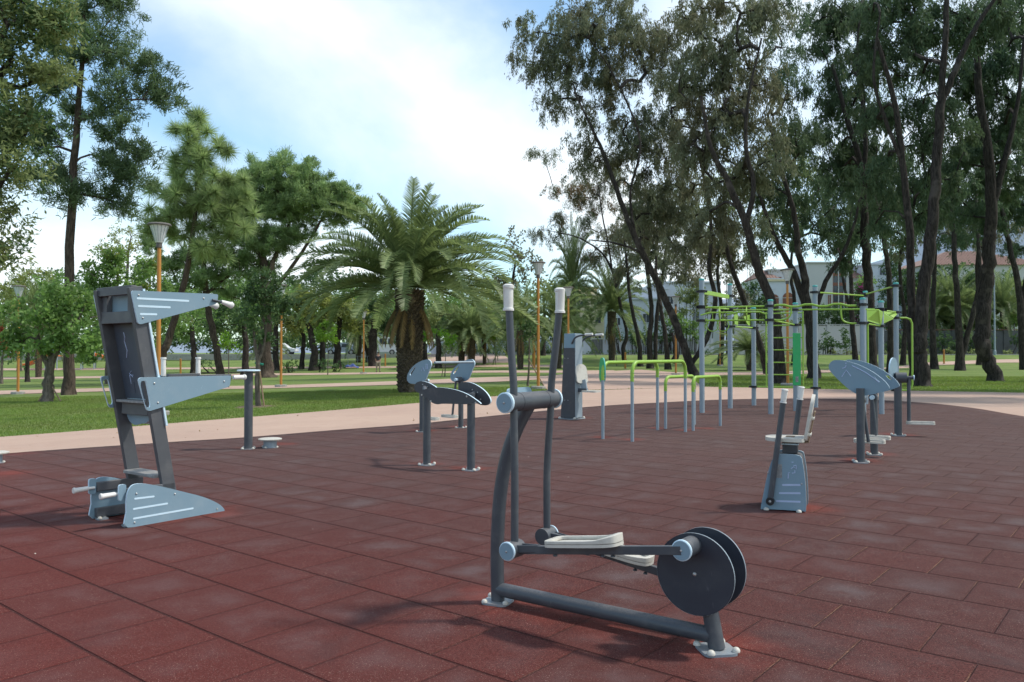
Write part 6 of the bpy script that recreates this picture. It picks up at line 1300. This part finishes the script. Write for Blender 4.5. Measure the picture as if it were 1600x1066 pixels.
# vehicles
def vehicle(name, label, cat, px_, y, L, W, H, body, kind, rz=0):
    t = thing(name, label, cat, (X_(px_, y), y, Z0+.015), rz)
    if kind == 'van': side = [(-L/2, .35), (L/2-.05, .35), (L/2, .55), (L/2-.05, 1.05), (L/2-.55, 1.25), (L/2-1.15, H-.1), (L/2-1.5, H), (-L/2+.1, H), (-L/2, H-.15)]
    else: side = [(-L/2, .35), (L/2, .35), (L/2, .70), (L/2-.9, .88), (L/2-1.7, H), (-L/2+1.2, H), (-L/2+.45, .92), (-L/2, .85)]
    b = MB(); b.board(rpoly(side, .12), (0, 0, 0), (1, 0, 0), (0, 0, 1), W, face=0, side=0); bd = b.build('body', M[body], t, bevel=.04)
    b = MB()
    if kind == 'van': rects = [(L/2-1.35, L/2-.7, 1.3, H-.25), (L/2-2.4, L/2-1.45, 1.3, H-.25), (-L/2+.3, L/2-2.6, 1.3, H-.3)]
    else: rects = [(-.9, -.05, .92, H-.12), (.02, .75, .92, H-.14)]
    for k_, (a, c, z0, z1) in enumerate(rects):
        for s_ in (-1, 1): b = MB(); b.board(rpoly([(a, z0), (c, z0), (c-.12, z1), (a+.06, z1)], .06), (0, s_*(W/2+.006), 0), (1, 0, 0), (0, 0, 1), .012, face=0, side=0); b.build('window', M['pane'], bd)
    for x in (-L/2+.85, L/2-.85):
        for s_ in (-1, 1): b = MB(); b.tube([(x, s_*(W/2-.18), .33), (x, s_*(W/2+.02), .33)], .33, 20); wh = b.build('wheel', M['tyre'], t); b = MB(); b.tube([(x, s_*(W/2+.021), .33), (x, s_*(W/2+.03), .33)], .19, 16); b.build('rim', M['steel'], wh)
    for s_ in (-1, 1): b = MB(); b.box((L/2-.03, s_*(W/2-.25), .72), (.1, .3, .16)); b.build('headlight', M['lamp_glass'], t); b = MB(); b.box((-L/2+.02, s_*(W/2-.2), .85), (.08, .2, .3)); b.build('tail_light', M['brownwin'], t)
    return t
vehicle('parked_van', 'white van parked on the road left of the big palm trunk', 'van', 592, 98.2, 4.9, 1.95, 2.25, 'van', 'van', R(8))
vehicle('parked_car', 'white car parked on the far road seen behind the forked young tree', 'car', 437, 98.2, 4.2, 1.75, 1.45, 'van', 'car')
vehicle('parked_car', 'silver blue car parked on the far road behind the shaded trees', 'car', 535, 98.2, 4.2, 1.75, 1.45, 'carblue', 'car', R(180))
vehicle('parked_car', 'silver blue car beside the white van', 'car', 566, 99.4, 4.2, 1.75, 1.45, 'carblue', 'car')
# metal railing by the shaded trees
g = G(520, 572); t = thing('railing', 'thin metal railing behind the shaded trees', 'railing', g)
for k_ in range(9): b = MB(); b.tube([(-3.4+k_, 0, -.1), (-3.4+k_, 0, 1.05)], .025, 6); b.build('post', M['galv'], t)
for z in (.2, .62, 1.02): b = MB(); b.tube([(-3.4, 0, z), (4.6, 0, z)], .02, 6); b.build('rail', M['galv'], t)
# blue tarp heap
g = G(549, 575.5); t = thing('blue_tarpaulin', 'bright blue tarpaulin draped over a low heap under the trees', 'tarpaulin', g)
b = MB(); nx = 14; vs = []
for i in range(nx+1):
    for j in range(7):
        x = -.75+1.5*i/nx; y = -.4+.8*j/6; z = .42*max(0, 1-(x/.78)**2)**.6*max(0, 1-(y/.45)**2)**.5*(1+.25*math.sin(x*9+y*5)); vs.append((x, y, z-.02))
b.add(vs, [(i*7+j, (i+1)*7+j, (i+1)*7+j+1, i*7+j+1) for i in range(nx) for j in range(6)]); b.build('sheet', M['tarp'], t, smooth=80)
# standing man
def person(g, label, rz=0):
    root = thing('person', label, 'person', g, rz)
    J = [((0, 0, .94), .145), ((0, 0, 1.12), .135), ((0, 0, 1.30), .165), ((0, 0, 1.44), .11), ((0, -.01, 1.51), .055), ((0, -.02, 1.58), .075), ((0, -.02, 1.67), .095), ((0, -.01, 1.75), .06),
         ((.17, 0, 1.42), .065), ((.22, .02, 1.15), .048), ((.17, -.10, .98), .036), ((.14, -.16, .95), .03), ((-.17, 0, 1.42), .065), ((-.23, .02, 1.15), .048), ((-.20, -.04, .92), .036), ((-.19, -.07, .84), .03),
         ((.10, 0, .86), .10), ((.12, -.02, .50), .068), ((.13, 0, .09), .045), ((.14, -.14, .04), .04), ((-.10, 0, .86), .10), ((-.13, -.02, .50), .068), ((-.15, .0, .09), .045), ((-.17, -.14, .04), .04)]
    Ed = [(0, 1), (1, 2), (2, 3), (3, 4), (4, 5), (5, 6), (6, 7), (3, 8), (8, 9), (9, 10), (10, 11), (3, 12), (12, 13), (13, 14), (14, 15), (0, 16), (16, 17), (17, 18), (18, 19), (0, 20), (20, 21), (21, 22), (22, 23)]
    def skin(nm, ids, grow, mat):
        mp = {k: i for i, k in enumerate(ids)}; me = bpy.data.meshes.new(nm); me.from_pydata([J[k][0] for k in ids], [(mp[a], mp[b_]) for a, b_ in Ed if a in mp and b_ in mp], []); o = bpy.data.objects.new(nm, me); C.objects.link(o); o.parent = root
        md = o.modifiers.new('skin', 'SKIN'); md.use_smooth_shade = True; sv = me.skin_vertices[0].data
        for k, i in mp.items(): sv[i].radius = (J[k][1]*grow, J[k][1]*grow*(.75 if k in (0, 1, 2, 3) else 1))
        sv[mp[0] if 0 in mp else 0].use_root = True; o.modifiers.new('sub', 'SUBSURF').levels = 1; me.materials.append(mat); return o
    skin('body', list(range(24)), 1.0, M['skin'])
    skin('shirt', [0, 1, 2, 3, 8, 9, 12, 13], 1.12, M['shirt']); skin('trousers', [0, 16, 17, 18, 20, 21, 22], 1.22, M['trousers'])
    b = MB(); b.dome((0, .0, 1.66), .108, n=14, h=.13); b.build('hair', M['hair'], root, smooth=80)
    for x in (.14, -.16): b = MB(); b.box((x, -.06, .035), (.10, .27, .08)); b.build('shoe', M['tyre'], root, bevel=.02)
person(G(591, 581.5), 'person standing in a dark shirt and pale trousers left of the big palm', R(15))
